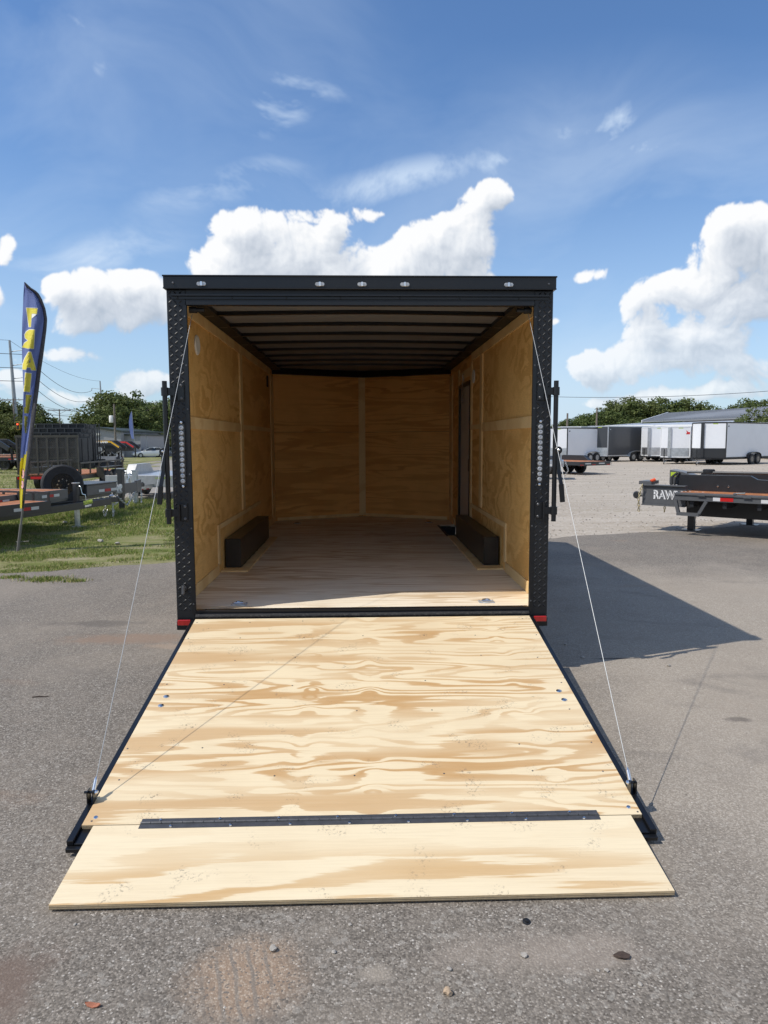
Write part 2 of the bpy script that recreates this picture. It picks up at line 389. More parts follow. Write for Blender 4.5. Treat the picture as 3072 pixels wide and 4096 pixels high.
# ------------------------------------------------------------------ ground
def m_new(name):
    m = bpy.data.materials.new(name); m.use_nodes = True; MT[name] = m
    return m, NT(m.node_tree), m.node_tree.nodes['Principled BSDF']
m, T, b = m_new('asphalt')
o = T.n('ShaderNodeTexCoord').outputs['Object']
vn = T.n('ShaderNodeTexVoronoi', feature='F1'); T.l(o, vn.inputs['Vector']); vn.inputs['Scale'].default_value = 150
cell = T.sep(vn.outputs['Color'])[0]; dist = vn.outputs['Distance']
vb = T.n('ShaderNodeTexVoronoi', feature='F1'); T.l(o, vb.inputs['Vector']); vb.inputs['Scale'].default_value = 60
cellb = T.sep(vb.outputs['Color'])[0]
base = T.ramp(cell, [(0, (.090, .076, .061)), (.40, (.185, .159, .130)), (.75, (.250, .216, .178)), (.95, (.34, .298, .25)), (1, (.52, .475, .415))])
base = T.mix(T.smooth(cellb, .86, .97, 0, .6), base, (.36, .33, .285))
base = T.mix(T.m('MULTIPLY', T.smooth(dist, .35, .75), .5), base, (.140, .124, .106))
big = T.v('LENGTH', T.v('MULTIPLY', T.v('SUBTRACT', o, (3.7, -.3, 0)), (1/3.1, 1/4.6, 0))); big = T.m('ADD', big, T.m('MULTIPLY_ADD', T.noise(o, .9, 5, .6), 1.0, -.5))
base = T.mix(T.smooth(big, 1.2, .55, 0, .78), base, T.mix(T.smooth(cell, .25, .9), (.34, .29, .232), (.47, .41, .335)))
dust = T.noise(o, .55, 6, .62); dust2 = T.noise(o, 3.1, 5, .6)
base = T.mix(T.smooth(dust, .42, .70, 0, .45), base, (.33, .278, .220))
base = T.mix(T.smooth(dust2, .45, .72, 0, .30), base, (.285, .242, .195))
dk = T.noise(T.v('MULTIPLY', o, (1, 1.6, 1)), 1.15, 5, .62, .5)
base = T.mix(T.smooth(dk, .56, .74, 0, .55), base, (.165, .145, .125))
rust = T.noise(T.v('ADD', T.v('MULTIPLY', o, (.7, 1.4, 1)), (4.2, 1.7, 0)), .9, 5, .6)
base = T.mix(T.smooth(rust, .62, .78, 0, .5), base, (.30, .195, .130))
def patch(c, rx, ry, colr, amt, base, nz=3.5, na=.9):
    d_ = T.v('LENGTH', T.v('MULTIPLY', T.v('SUBTRACT', o, (c[0], c[1], 0)), (1/rx, 1/ry, 0)))
    k = T.m('ADD', d_, T.m('MULTIPLY_ADD', T.noise(o, nz, 6, .72), na, -na/2))
    return T.mix(T.m('MULTIPLY', T.smooth(k, 1.25, .35), amt), base, colr), k
sp = at(985, 3925, z=0)
sand = T.mix(T.smooth(cell, .55, .95), (.33, .225, .150), (.42, .32, .23))
sand = T.mix(T.smooth(cell, .16, .04), sand, (.18, .155, .135))
# tyre grooves run through the drift of sand
sx, sy, sz = T.sep(o)[:3]
gv = T.m('SINE', T.m('MULTIPLY', T.m('ADD', T.m('ADD', sx, T.m('MULTIPLY', sy, .28)), T.m('MULTIPLY', T.noise(o, 8, 2), .03)), 2*math.pi/.052))
gm = T.m('MULTIPLY', T.smooth(gv, .55, .95), T.smooth(T.v('LENGTH', T.v('MULTIPLY', T.v('SUBTRACT', o, (sp.x-.02, sp.y-.02, 0)), (9, 6, 0))), 1.25, .75))
sand = T.mix(T.m('MULTIPLY', gm, .75), sand, (.21, .18, .15))
base, _ = patch((sp.x, sp.y), .20, .19, sand, .72, base, 9, 1.0)
for q, rx, ry, c_, am in [(at(520, 2560, z=0), .62, .16, (.27, .185, .13), .7), (at(390, 2500, z=0), .5, .12, (.12, .105, .09), .6), (at(760, 2590, z=0), .35, .09, (.36, .27, .195), .6), (at(2480, 2640, z=0), .28, .02, (.05, .043, .038), .8), (at(2960, 2885, z=0), .10, .04, (.09, .075, .065), .6), (at(30, 3960, z=0), .12, .2, (.16, .11, .085), .7), (at(1500, 3910, z=0), .06, .04, (.36, .31, .25), .6), (at(2180, 3820, z=0), .35, .12, (.36, .30, .245), .45)]:
    base, _ = patch((q.x, q.y), rx, ry, c_, am, base, 3.2, 2.6)
T.l(base, b.inputs['Base Color']); b.inputs['Roughness'].default_value = .86; b.inputs['Specular IOR Level'].default_value = .28
bp = T.n('ShaderNodeBump'); bp.inputs['Strength'].default_value = .55; bp.inputs['Distance'].default_value = .003
T.l(T.m('ADD', T.m('MULTIPLY', T.m('SUBTRACT', 1.0, dist), T.m('MULTIPLY_ADD', cell, .8, .4)), T.m('MULTIPLY', T.noise(o, 20, 3), .9)), bp.inputs['Height']); T.l(bp.outputs[0], b.inputs['Normal'])

m, T, b = m_new('dirt')
o = T.n('ShaderNodeTexCoord').outputs['Object']
n1 = T.noise(o, .18, 6, .6); n2 = T.noise(T.v('MULTIPLY', o, (.35, 1.5, 1)), .8, 6, .65); n3 = T.noise(o, 14, 5, .7)
vn = T.n('ShaderNodeTexVoronoi', feature='F1'); T.l(o, vn.inputs['Vector']); vn.inputs['Scale'].default_value = 26
cl = T.sep(vn.outputs['Color'])[0]
c = T.ramp(n2, [(.25, (.33, .275, .215)), (.5, (.43, .37, .30)), (.75, (.53, .47, .395))])
c = T.mix(T.smooth(n1, .45, .7, 0, .5), c, (.38, .335, .275))
c = T.mix(T.smooth(n3, .5, .75, 0, .45), c, (.27, .23, .185))
c = T.mix(T.smooth(cl, .82, .98, 0, .6), c, (.60, .56, .50))
gr = T.noise(T.v('MULTIPLY', o, (.12, .5, 1)), 1.0, 6, .65)
c = T.mix(T.smooth(gr, .60, .72, 0, .55), c, (.13, .135, .045))
T.l(c, b.inputs['Base Color']); b.inputs['Roughness'].default_value = .95; b.inputs['Specular IOR Level'].default_value = .15
bp = T.n('ShaderNodeBump'); bp.inputs['Strength'].default_value = .7; bp.inputs['Distance'].default_value = .02
T.l(T.m('ADD', T.m('MULTIPLY', cl, .5), T.noise(o, 9, 6, .7)), bp.inputs['Height']); T.l(bp.outputs[0], b.inputs['Normal'])

m, T, b = m_new('turf')
o = T.n('ShaderNodeTexCoord').outputs['Object']
n1 = T.noise(T.v('MULTIPLY', o, (.7, 1.3, 1)), 1.1, 7, .66); n2 = T.noise(o, 22, 5, .7)
c = T.ramp(n1, [(.28, (.10, .14, .032)), (.44, (.18, .20, .062)), (.56, (.29, .265, .135)), (.70, (.42, .36, .27))])
c = T.mix(T.smooth(n2, .45, .75, 0, .5), c, (.085, .085, .030))
T.l(c, b.inputs['Base Color']); b.inputs['Roughness'].default_value = .95; b.inputs['Specular IOR Level'].default_value = .1
bp = T.n('ShaderNodeBump'); bp.inputs['Strength'].default_value = .9; bp.inputs['Distance'].default_value = .03
T.l(n2, bp.inputs['Height']); T.l(bp.outputs[0], b.inputs['Normal'])

m, T, b = m_new('lane')
o = T.n('ShaderNodeTexCoord').outputs['Object']
n1 = T.noise(T.v('MULTIPLY', o, (1.2, .3, 1)), .6, 6, .6); n2 = T.noise(o, 30, 4, .7)
c = T.ramp(n1, [(.3, (.25, .225, .195)), (.7, (.35, .315, .27))]); c = T.mix(T.smooth(n2, .5, .8, 0, .4), c, (.18, .165, .15))
T.l(c, b.inputs['Base Color']); b.inputs['Roughness'].default_value = .9

def sheet(name, xs, ys, dz, m, keep=None):
    vs = [(x, y, gz(x, y)+dz) for y in ys for x in xs]; n = len(xs); fs = []
    for j in range(len(ys)-1):
        for i in range(n-1):
            if keep is None or keep((xs[i]+xs[i+1])/2, (ys[j]+ys[j+1])/2): fs.append((j*n+i, j*n+i+1, (j+1)*n+i+1, (j+1)*n+i))
    me = bpy.data.meshes.new(name); me.from_pydata(vs, [], fs); me.update(); me.materials.append(MT[m])
    o = bpy.data.objects.new(name, me); col.objects.link(o); return struct(o)
GX = [-2500, -1200, -600, -300, -150]+[-100+4*i for i in range(51)]+[150, 300, 600, 1200, 2500]
GY = [-400, -150, -60, -20, 0, 7, 14]+[14+4*i for i in range(1, 33)]+[144, 180, 300, 600, 1200, 3000]
sheet('ground', GX, GY, 0.0, 'dirt')
def edge(x): return 5.62+.361*x+.05*math.sin(x*2.1)+.03*math.sin(x*5.3+1)+.09*mnoise.noise(Vector((x*1.7, 3.1, 0)))+.04*mnoise.noise(Vector((x*7, 9, 0)))
def strip(name, xs, lo, hi, z, m):
    vs = []; fs = []
    for x in xs: vs += [(x, lo(x), z), (x, hi(x), z)]
    for i in range(len(xs)-1): fs.append((2*i, 2*i+2, 2*i+3, 2*i+1))
    me = bpy.data.meshes.new(name); me.from_pydata(vs, [], fs); me.update(); me.materials.append(MT[m])
    o = bpy.data.objects.new(name, me); col.objects.link(o); return struct(o)
xs_a = [-30+.12*i for i in range(int(52/.12))]
strip('asphalt', xs_a, lambda x: -25, lambda x: min(edge(x), 13.9), .012, 'asphalt')
def gright(y): return -2.6+.12*(y-5)*-1+.25*mnoise.noise(Vector((y*.9, 1, 0)))
strip('grass_verge', [-30+.2*i for i in range(int(28.4/.2))], lambda x: edge(x)+.0, lambda x: 13.95 if x < -4 else max(edge(x)+.05, 13.95-(x+4)*3.0), .005, 'turf')
sheet('grass_field', [-60+3*i for i in range(18)], [14+4*i for i in range(0, 24)], .03, 'turf', lambda x, y: x < -9-.21*(y-14))
sheet('lane', [-40+1.0*i for i in range(38)], [14+2*i for i in range(0, 43)], .02, 'lane', lambda x, y: -9-.21*(y-14) < x < -4.2-.13*(y-14)+.0)
# grass blades
m, T, b = m_new('blade')
rp = T.n('ShaderNodeNewGeometry').outputs['Random Per Island']
c = T.ramp(rp, [(0, (.10, .18, .022)), (.40, (.18, .255, .045)), (.66, (.29, .31, .085)), (.86, (.46, .40, .18)), (1, (.58, .50, .28))])
T.l(c, b.inputs['Base Color']); b.inputs['Roughness'].default_value = .7; b.inputs['Specular IOR Level'].default_value = .2
def blades(name, pts, hs):
    n = len(pts); P = np.array(pts, np.float32); H = np.array(hs, np.float32)
    a = rng.uniform(0, 2*np.pi, n); lean = rng.uniform(.1, .9, n)*H; la = rng.uniform(0, 2*np.pi, n)
    wd = .0035+.05*H*rng.uniform(.4, 1, n)
    V = np.zeros((n, 3, 3), np.float32)
    dx = np.cos(a)*wd; dy = np.sin(a)*wd
    V[:, 0] = P; V[:, 1] = P; V[:, 2] = P
    V[:, 0, 0] -= dx; V[:, 0, 1] -= dy; V[:, 1, 0] += dx; V[:, 1, 1] += dy
    V[:, 2, 0] += np.cos(la)*lean; V[:, 2, 1] += np.sin(la)*lean; V[:, 2, 2] += H
    me = bpy.data.meshes.new(name); me.vertices.add(n*3); me.vertices.foreach_set('co', V.ravel())
    me.loops.add(n*3); me.loops.foreach_set('vertex_index', np.arange(n*3, dtype=np.int32))
    me.polygons.add(n); me.polygons.foreach_set('loop_start', np.arange(0, n*3, 3, dtype=np.int32))
    me.update(calc_edges=True); me.materials.append(MT['blade'])
    o = bpy.data.objects.new(name, me); col.objects.link(o); return stuff(o)
pts = []; hs = []
for i in range(330000):
    y = 3.4+10.8*random.random()**1.35; x = -10+8.4*random.random()
    e = edge(x)
    if y < e-.06 or x > -1.7-.2*(y-5): continue
    dn = mnoise.noise(Vector((x*.9, y*1.6, 0)))+.6*mnoise.noise(Vector((x*3.1, y*4.5, 5)))
    bare = .22*sst(-4.6, -2.0, x)+.25*sst(6.2, 4.6, y-.36*x-5.6+4.6)*0
    if dn < -.34+bare*2.0+.35*random.random()-.25*sst(6, 12, y): continue
    tall = .5+.9*sst(7.5, 12.5, y)
    near_edge = sst(.0, .5, y-e)
    pts.append((x, y, .0)); hs.append((.024+.062*random.random()+.04*max(0, dn))*tall*(.6+.4*near_edge))
for cx, cy, rr, k in [(at(185, 2323, z=0).x, at(185, 2323, z=0).y, .26, 900), (at(50, 2315, z=0).x, at(50, 2315, z=0).y, .14, 350), (at(300, 2330, z=0).x, at(300, 2330, z=0).y, .14, 260)]:
    for i in range(k):
        pts.append((cx+random.gauss(0, rr*.55), cy+random.gauss(0, rr*.3), .012)); hs.append(.012+.035*random.random())
tag(blades('grass', pts, hs), 'short patchy grass along the edge of the asphalt', 'grass')
pts = []; hs = []
for i in range(60000):
    y = 14+30*random.random()**1.3; x = -26+26*random.random()
    if x > -9-.21*(y-14) and not (14 <= y < 16 and x < -4.5): continue
    if mnoise.noise(Vector((x*.5, y*.6, 2))) < -.15: continue
    pts.append((x, y, gz(x, y)+.02)); hs.append(.05+.09*random.random())
tag(blades('rough_grass', pts, hs), 'rough grass growing between the stored trailers on the far field', 'grass')
# loose stones
def pebble(c, r, flat=.6):
    mb = MB(); bm = bmesh.new(); bmesh.ops.create_icosphere(bm, subdivisions=2, radius=r)
    sd = Vector((random.random()*50, random.random()*50, 0))
    for v in bm.verts:
        k = 1+.45*mnoise.noise(v.co*(1.2/r)+sd); v.co *= k; v.co.z *= flat
    vs = [tuple(v.co) for v in bm.verts]; fs = [tuple(q.index for q in f.verts) for f in bm.faces]; bm.free()
    mz = min(v[2] for v in vs)
    return mb.add([(x, y, z-mz-.1*r) for x, y, z in vs], fs)
mat('stone', (.38, .345, .30), .85, 0, .3, 40, .4, 120); mat('stonetan', (.45, .33, .22), .85, 0, .2, 40, .4, 120); mat('cap', (.012, .012, .013), .4)
for px, py, r in [(1093, 3802, .013), (1335, 3811, .008), (2096, 3825, .011), (1797, 3880, .009), (2425, 3884, .008), (2390, 3884, .006), (2560, 3940, .007), (1400, 3700, .006), (300, 3700, .006), (2330, 2632, .014), (2260, 2580, .012), (2675, 2665, .013)]:
    p = at(px, py, z=.012); o = pebble(p, r).build('pebble', 'stone', None, True); o.location = p
    tag(o, 'small pale grey pebble lying on the asphalt', 'pebble', 'pebbles on the asphalt')
for px, py, r in [(402, 2168, .045), (470, 2178, .04), (260, 2095, .05)]:
    p = at(px, py, z=.006); o = pebble(p, r).build('stone', 'stone', None, True); o.location = p
    tag(o, 'pale stone lying in the roadside grass', 'stone', 'stones in the grass')
p = at(1790, 3977, z=.012); o = pebble(p, .013, .8).build('pebble', 'stonetan', None, True); o.location = p; tag(o, 'tan angular pebble on the asphalt below the ramp', 'pebble')
p = at(2106, 3689, z=.012); o = MB().lathe([(.0, 0), (.014, 0), (.014, .004), (.008, .006), (.007, .012), (.004, .013), (0, .013)], n=16).build('rubber_plug', 'cap', None, True); o.location = p; o.rotation_euler = (.25, .1, 0)
tag(o, 'small black rubber plug lying on the asphalt below the ramp', 'plug')
mat('leafdry', (.36, .13, .07), .7, 0, .3, 60)
p = at(370, 4025, z=.012)
mb = MB(); rr = [(-.024, 0), (-.012, .007), (.004, .008), (.018, .005), (.026, .0)]
vs = []
for x, h in rr: vs += [(x, -h, .002+.006*(abs(x)/.026)), (x, h, .004+.008*(abs(x)/.026))]
mb.add(vs, [(2*i, 2*i+2, 2*i+3, 2*i+1) for i in range(4)]); mb.add([(v[0], v[1], v[2]-.002) for v in vs], [(2*i, 2*i+1, 2*i+3, 2*i+2) for i in range(4)])
o = mb.build('fallen_leaf', 'leafdry'); o.location = p; o.rotation_euler = (0, 0, -.2); tag(o, 'dry reddish leaf lying on the asphalt', 'leaf')
mat('bark', (.06, .04, .03), .9, 0, .3, 60)
p = at(2489, 3827, z=.012); o = pebble(p, .021, .32).build('bark_chip', 'bark', None); o.location = p; o.scale = (1.3, .8, 1); tag(o, 'dark crumpled bark chip on the asphalt beside the ramp flap', 'bark')
p = at(160, 2790, z=.012); o = MB().tube([(-.05, 0, .004), (-.01, .006, .006), (.03, .004, .005), (.05, .012, .004)], [.003, .004, .003, .002], 5).build('twig', 'bark'); o.location = p
tag(o, 'short dark twig lying on the asphalt left of the ramp', 'twig')
# gravel grit (uncountable) on the dirt and the asphalt
def grit(name, pts, m):
    base_v = np.array([(1,0,0),(-1,0,0),(0,1,0),(0,-1,0),(0,0,1),(0,0,-.3)], np.float32); fc = [(0,2,4),(2,1,4),(1,3,4),(3,0,4)]
    vs = []; fs = []
    for (x, y, z, r) in pts:
        k = len(vs); a = random.random()*6.3; c_, s_ = math.cos(a), math.sin(a); e = [random.uniform(.6, 1.2) for _ in range(3)]
        for v in base_v:
            X, Y = v[0]*e[0], v[1]*e[1]; vs.append((x+r*(X*c_-Y*s_), y+r*(X*s_+Y*c_), z+r*.7*v[2]*e[2]))
        fs += [tuple(i+k for i in f) for f in fc]
    me = bpy.data.meshes.new(name); me.from_pydata(vs, [], fs); me.update(); me.materials.append(MT[m])
    o = bpy.data.objects.new(name, me); col.objects.link(o); return stuff(o)
m, T, b = m_new('gritmat')
rp = T.n('ShaderNodeNewGeometry').outputs['Random Per Island']
T.l(T.ramp(rp, [(0, (.12, .105, .09)), (.4, (.28, .245, .20)), (.8, (.42, .375, .315)), (1, (.6, .56, .50))]), b.inputs['Base Color']); b.inputs['Roughness'].default_value = .9
g_ = []
for i in range(5000):
    y = 6.5+32*random.random()**1.8; x = random.uniform(2.0, 10+y*.55)
    if y < edge(x)-.35*random.random()**2: continue
    g_.append((x, y, gz(x, y)+.004, random.uniform(.006, .02)*(1+y*.03)))
for i in range(9000):
    x = random.uniform(-4.5, 6.5); y = random.uniform(-3.4, 6)
    if y > edge(x) or (abs(x) < 1.25 and -2.5 < y < 6) : continue
    g_.append((x, y, .0125, random.uniform(.0015, .0048)))
tag(grit('gravel', g_, 'gritmat'), 'loose fine gravel scattered over the dirt lot and asphalt', 'gravel')
# ------------------------------------------------------------------ the black enclosed trailer
TR = thing('enclosed_trailer', 'black enclosed cargo trailer with its plywood ramp door lowered', 'trailer')
XI, XO, ZF, ZC, YB, YN = 1.285, 1.303, .467, 2.672, 5.50, 6.13
def B(name, m, parent, *bx, bevel=0.0, smooth=False):
    mb = MB()
    for q in bx: mb.box(*q)
    return mb.build(name, m, parent, smooth, bevel)
# outer shell
for s in (-1, 1):
    x0, x1 = sorted((s*1.2895, s*XO))
    B('side_wall', 'black', TR, (x0, x1, .038, 1.64, .36, 2.70), (x0, x1, 1.64, 3.62, .74, 2.70), (x0, x1, 3.62, YB, .36, 2.70))
    MB().prism([(0, .36), (1, .36), (1, 2.70), (0, 2.70)], lambda u, v, t, s=s: (s*(XO*(1-u))+s*0, YB+u*.655+t, v), .0, .013).build('nose_wall', 'black', TR)
MB().add([(-XO, -.02, 2.705), (XO, -.02, 2.705), (XO, YB, 2.705), (0, YB+.66, 2.705), (-XO, YB, 2.705), (-XO, -.02, 2.719), (XO, -.02, 2.719), (XO, YB, 2.719), (0, YB+.66, 2.735), (-XO, YB, 2.719), (0, 0, 2.735), (0, YB, 2.735)],
  [(0, 4, 3, 2, 1), (5, 10, 11, 9), (10, 6, 7, 11), (9, 11, 8), (11, 7, 8), (0, 1, 6, 10, 5), (1, 2, 7, 6), (2, 3, 8, 7), (3, 4, 9, 8), (4, 0, 5, 9)]).build('roof', 'black', TR)
# chassis below the floor
mb = MB()
for s in (-1, 1): mb.box(min(s*1.0, s*.93), max(s*1.0, s*.93), .1, YB, .30, .43)
for i in range(10): mb.box(-1.27, 1.27, .25+i*.56, .30+i*.56, .385, .43)
mb.build('chassis', 'blackflat', TR)
mb = MB(); mb.bar((.93, YB-.2, .38), (.05, YB+1.75, .38), .06, .1); mb.bar((-.93, YB-.2, .38), (-.05, YB+1.75, .38), .06, .1); tg = mb.build('tongue', 'black', TR)
MB().tube([(0, YB+1.45, .0), (0, YB+1.45, .9)], .035, 10).lathe([(.09, 0), (.09, .02), (0, .02)], (0, YB+1.45, 0), n=14).build('jack', 'galv', TR)
for s in (-1, 1):
    for yw in (2.22, 3.04):
        t = MB().lathe([(.20, -.07), (.33, -.075), (.355, -.06), (.36, 0), (.355, .06), (.33, .075), (.20, .07)], (s*1.213, yw, .36), (1, 0, 0), 28, False).build('wheel', 'tyre', TR, True)
        MB().lathe([(.20, -.06), (.19, .05), (.08, .05), (.05, .06), (0, .06)], (s*1.213, yw, .36), (s, 0, 0), 20).build('rim', 'rimsilver', t, True)
# rear corner posts, tread plate, trim
def tread(parent, x0, x1, z0, z1, y, p=.029, ph=0):
    mb = MB(); nx = int((x1-x0)/p); nz = int((z1-z0)/p)
    for i in range(nx):
        for j in range(nz):
            a = R(42) if (i+j+ph) % 2 else R(-42)
            c = Vector((x0+(i+.5)*(x1-x0)/nx, y, z0+(j+.5)*(z1-z0)/nz)); u = Vector((math.cos(a), 0, math.sin(a))); v = Vector((-u.z, 0, u.x)); n = Vector((0, -1, 0))
            L, W, H = .0165, .0050, .0030
            pts = [c-u*L, c-u*L*.35-v*W, c+u*L*.35-v*W, c+u*L, c+u*L*.35+v*W, c-u*L*.35+v*W, c-u*L*.45+n*H, c+u*L*.45+n*H]
            mb.add(pts, [(0, 1, 6), (1, 2, 7, 6), (2, 3, 7), (3, 4, 7), (4, 5, 6, 7), (5, 0, 6)])
    o = mb.build('tread_pattern', 'treadplate', parent); o['kind'] = 'stuff'; return o
for s in (-1, 1):
    def X(a, b_): return tuple(sorted((s*a, s*b_)))
    xa, xb = X(1.168, 1.295)
    po = B('corner_post', 'treadplate', TR, (xa, xb, 0, .036, .405, 2.6455), bevel=.004)
    ta, tb = X(1.187, 1.291); tread(po, ta, tb, .47, 2.64, -.0005)
    xa, xb = X(1.164, 1.186)
    tr = B('trim_angle', 'black', TR, (xa, xb, -.006, -.0008, .45, 2.5445)); 
    for z in (.52, 1.05, 1.42, 1.86, 2.15, 2.47):
        MB().lathe([(.006, 0), (.0055, .003), (.003, .004), (0, .004)], (s*1.176, -.006, z), (0, -1, 0), 10).build('screw', 'hingesteel', tr)
    xa, xb = X(1.18, 1.295); B('post_foot', 'black', TR, (xa, xb, -.018, .12, .34, .402), bevel=.004)
    xa, xb = X(1.196, 1.286)
    rf = B('reflector', 'redlens', TR, (xa, xb, -.030, -.019, .375, .415), bevel=.004)
    xa, xb = X(1.192, 1.290); B('reflector_frame', 'black', rf, (xa, xb, -.0185, -.0182, .37, .42))
    # strip of eleven clear round lamps
    xc = s*1.222
    led = MB().prism([(.021*math.cos(t), (.19 if math.sin(t) >= 0 else -.19)+.021*math.sin(t)) for t in [2*math.pi*k/24 for k in range(24)]], lambda u, v, t: (xc+u, -.0005+t, 1.555+v), -.010, 0).build('lamp_strip', 'rimblack', TR)
    for k in range(11):
        MB().lathe([(.0165, 0), (.0165, .003), (.0145, .007), (.008, .0085), (.003, .006), (0, .006)], (xc, -.0105, 1.735-.036*k), (0, -1, 0), 18).build('lamp_lens', 'lens', led, True)
    for z in (1.771, 1.339):
        MB().lathe([(.009, 0), (.009, .003), (.004, .006), (0, .006)], (xc, -.0105, z), (0, -1, 0), 10).build('screw', 'chrome', led, True)
    # lock bar with hinged brackets and pull handle, swung out beside the post
    bx, by = s*1.318, -.035
    lb = MB().tube([(bx, by, 1.085), (bx, by, 2.045)], .0165, 14).build('lock_bar', 'black', TR, True)
    for z0 in (1.10, 1.915):
        xa, xb = X(1.197, 1.25)
        hp = B('hinge_plate', 'black', lb, (xa, xb, -.012, -.003, z0, z0+.12), bevel=.002)
        mb = MB(); mb.box(*X(1.25, 1.30), by-.004, by+.004, z0+.035, z0+.085)
        mb.lathe([(.024, 0), (.024, .055), (.017, .055)], (bx, by, z0+.032), n=14)
        mb.tube([(s*1.254, by+.012, z0+.004), (s*1.254, by+.012, z0+.116)], .011, 10); mb.build('bracket', 'black', lb, True)
        for z in (z0+.018, z0+.102):
            MB().lathe([(.010, 0), (.010, .004), (.006, .008), (0, .008)], (s*1.214, -.0125, z), (0, -1, 0), 10).build('bolt', 'hingesteel', lb, True)
    mb = MB(); hx = s*1.338
    mb.bar((hx, by-.01, 1.59), (hx+s*.002, by-.02, 1.44), .026, .012, (0, 1, 0)); mb.bar((hx+s*.002, by-.02, 1.445), (hx+s*.014, by-.05, 1.345), .026, .012, (0, 1, 0))
    mb.bar((hx+s*.014, by-.05, 1.347), (hx+s*.026, by-.05, 1.222), .032, .020, (0, 1, 0)); mb.lathe([(.026, -.012), (.026, .012)], (hx, by-.01, 1.575), (0, 1, 0), 14)
    mb.build('pull_handle', 'black', lb, False, .003)
    MB().lathe([(.008, 0), (.008, .005), (.004, .009), (0, .009)], (hx, by-.025, 1.578), (0, -1, 0), 10).build('bolt', 'chrome', lb, True)
mb = MB(); mb.lathe([(.016, 0), (.016, .012), (.011, .02), (.011, .045)], (-1.235, -.001, .63), (0, -1, 0), 14); mb.tube([(-1.235, -.04, .66), (-1.237, -.045, .60)], .011, 8); mb.build('door_lock', 'hingesteel', TR, True)
# header
hd = B('header', 'treadplate', TR, (-1.1675, 1.1675, .001, .036, 2.545, 2.6455)); 
tread(hd, -1.29, 1.29, 2.622, 2.646, -.0008, .025); tread(hd, -1.165, 1.165, 2.569, 2.585, -.0008, .025, 1)
cap = B('roof_cap', 'black', TR, (-1.306, 1.306, -.030, .10, 2.6465, 2.725), (-1.311, 1.311, -.036, .10, 2.7255, 2.735), (-1.308, 1.308, -.034, -.0305, 2.6465, 2.655), bevel=.002)
mb = MB(); mb.box(-1.26, 1.26, -.024, -.001, 2.603, 2.614); mb.box(-1.26, 1.26, -.007, -.0012, 2.585, 2.6025); dr = mb.build('drip_rail', 'black', TR)
for x in (-1.22, -.86, -.5, -.14, .26, .66, 1.06): MB().lathe([(.007, 0), (.006, .004), (0, .005)], (x, -.0072, 2.593), (0, -1, 0), 8).build('screw', 'blackflat', dr)
B('trim_angle', 'black', TR, (-1.164, 1.164, -.016, -.001, 2.5455, 2.568))
for x in (-1.055, -.275, .005, .29, .985):
    mb = MB().prism([((.018 if math.cos(t) >= 0 else -.018)+.013*math.cos(t), .013*math.sin(t)) for t in [2*math.pi*k/20 for k in range(20)]], lambda u, v, t, x=x: (x+u, -.0305+t, 2.677+v), -.008, 0)
    ml = mb.build('marker_lamp', 'lens', cap, False, .003)
    B('lamp_bridge', 'chrome', cap, (x-.007, x+.007, -.046, -.039, 2.663, 2.692), bevel=.002)
for x in (-1.24, 1.255): MB().lathe([(.008, 0), (.007, .006), (0, .008)], (x, -.0305, 2.683), (0, -1, 0), 10).build('bolt', 'hingesteel', cap)
B('cap_seam', 'blackflat', cap, (-.0015, .0015, -.0372, -.0365, 2.652, 2.734))
# sill
sl_ = MB(); sl_.box(-1.166, 1.166, -.010, .055, .405, .452); sl_.box(-1.166, 1.166, .0, .052, .4525, .474); sill = sl_.build('rear_sill', 'black', TR, False, .002)
mb = MB(); mb.tube([(-1.16, -.026, .438), (1.16, -.026, .438)], .015, 10); mb.build('ramp_hinge', 'rubberblack', TR, True)
for x in (-1.1, -.45, .12, .72, 1.12): MB().lathe([(.007, 0), (.006, .004), (0, .005)], (x, .03, .474), n=10).build('screw', 'blackflat', sill)
# floor sheets
ys = [.056, 1.275, 2.494, 3.713, 4.932, YB]
for a, c_ in zip(ys[:-1], ys[1:]):
    if c_ > 3.74 and a < 4.85:
        # leave the step well open at the side door
        if a < 3.75:
            MB().prism([(-XI, a), (XI, a), (XI, 3.75), (1.06, 3.75), (1.06, c_-.001), (-XI, c_-.001)], lambda u, v, t: (u, v, t), ZF-.019, ZF).build('floor_panel', 'ply_floor', TR)
        else:
            MB().prism([(-XI, a), (1.06, a), (1.06, 4.83), (XI, 4.83), (XI, c_-.001), (-XI, c_-.001)], lambda u, v, t: (u, v, t), ZF-.019, ZF).build('floor_panel', 'ply_floor', TR)
    else: B('floor_panel', 'ply_floor', TR, (-XI, XI, a, c_-.001, ZF-.019, ZF))
MB().prism([(-XI, YB), (XI, YB), (0, YN)], lambda u, v, t: (u, v, t), ZF-.019, ZF).build('floor_panel', 'ply_floor', TR)
mb = MB(); mb.box(1.062, 1.283, 3.752, 4.828, .24, .25); mb.box(1.062, 1.066, 3.752, 4.828, .25, ZF-.02); mb.box(1.066, 1.283, 3.752, 3.756, .25, ZF-.02); mb.box(1.066, 1.283, 4.824, 4.828, .25, ZF-.02)
stw = mb.build('step_well', 'blackflat', TR); B('edge_trim', 'blackflat', stw, (1.03, 1.0605, 3.74, 4.84, ZF+.001, ZF+.006), bevel=.001)
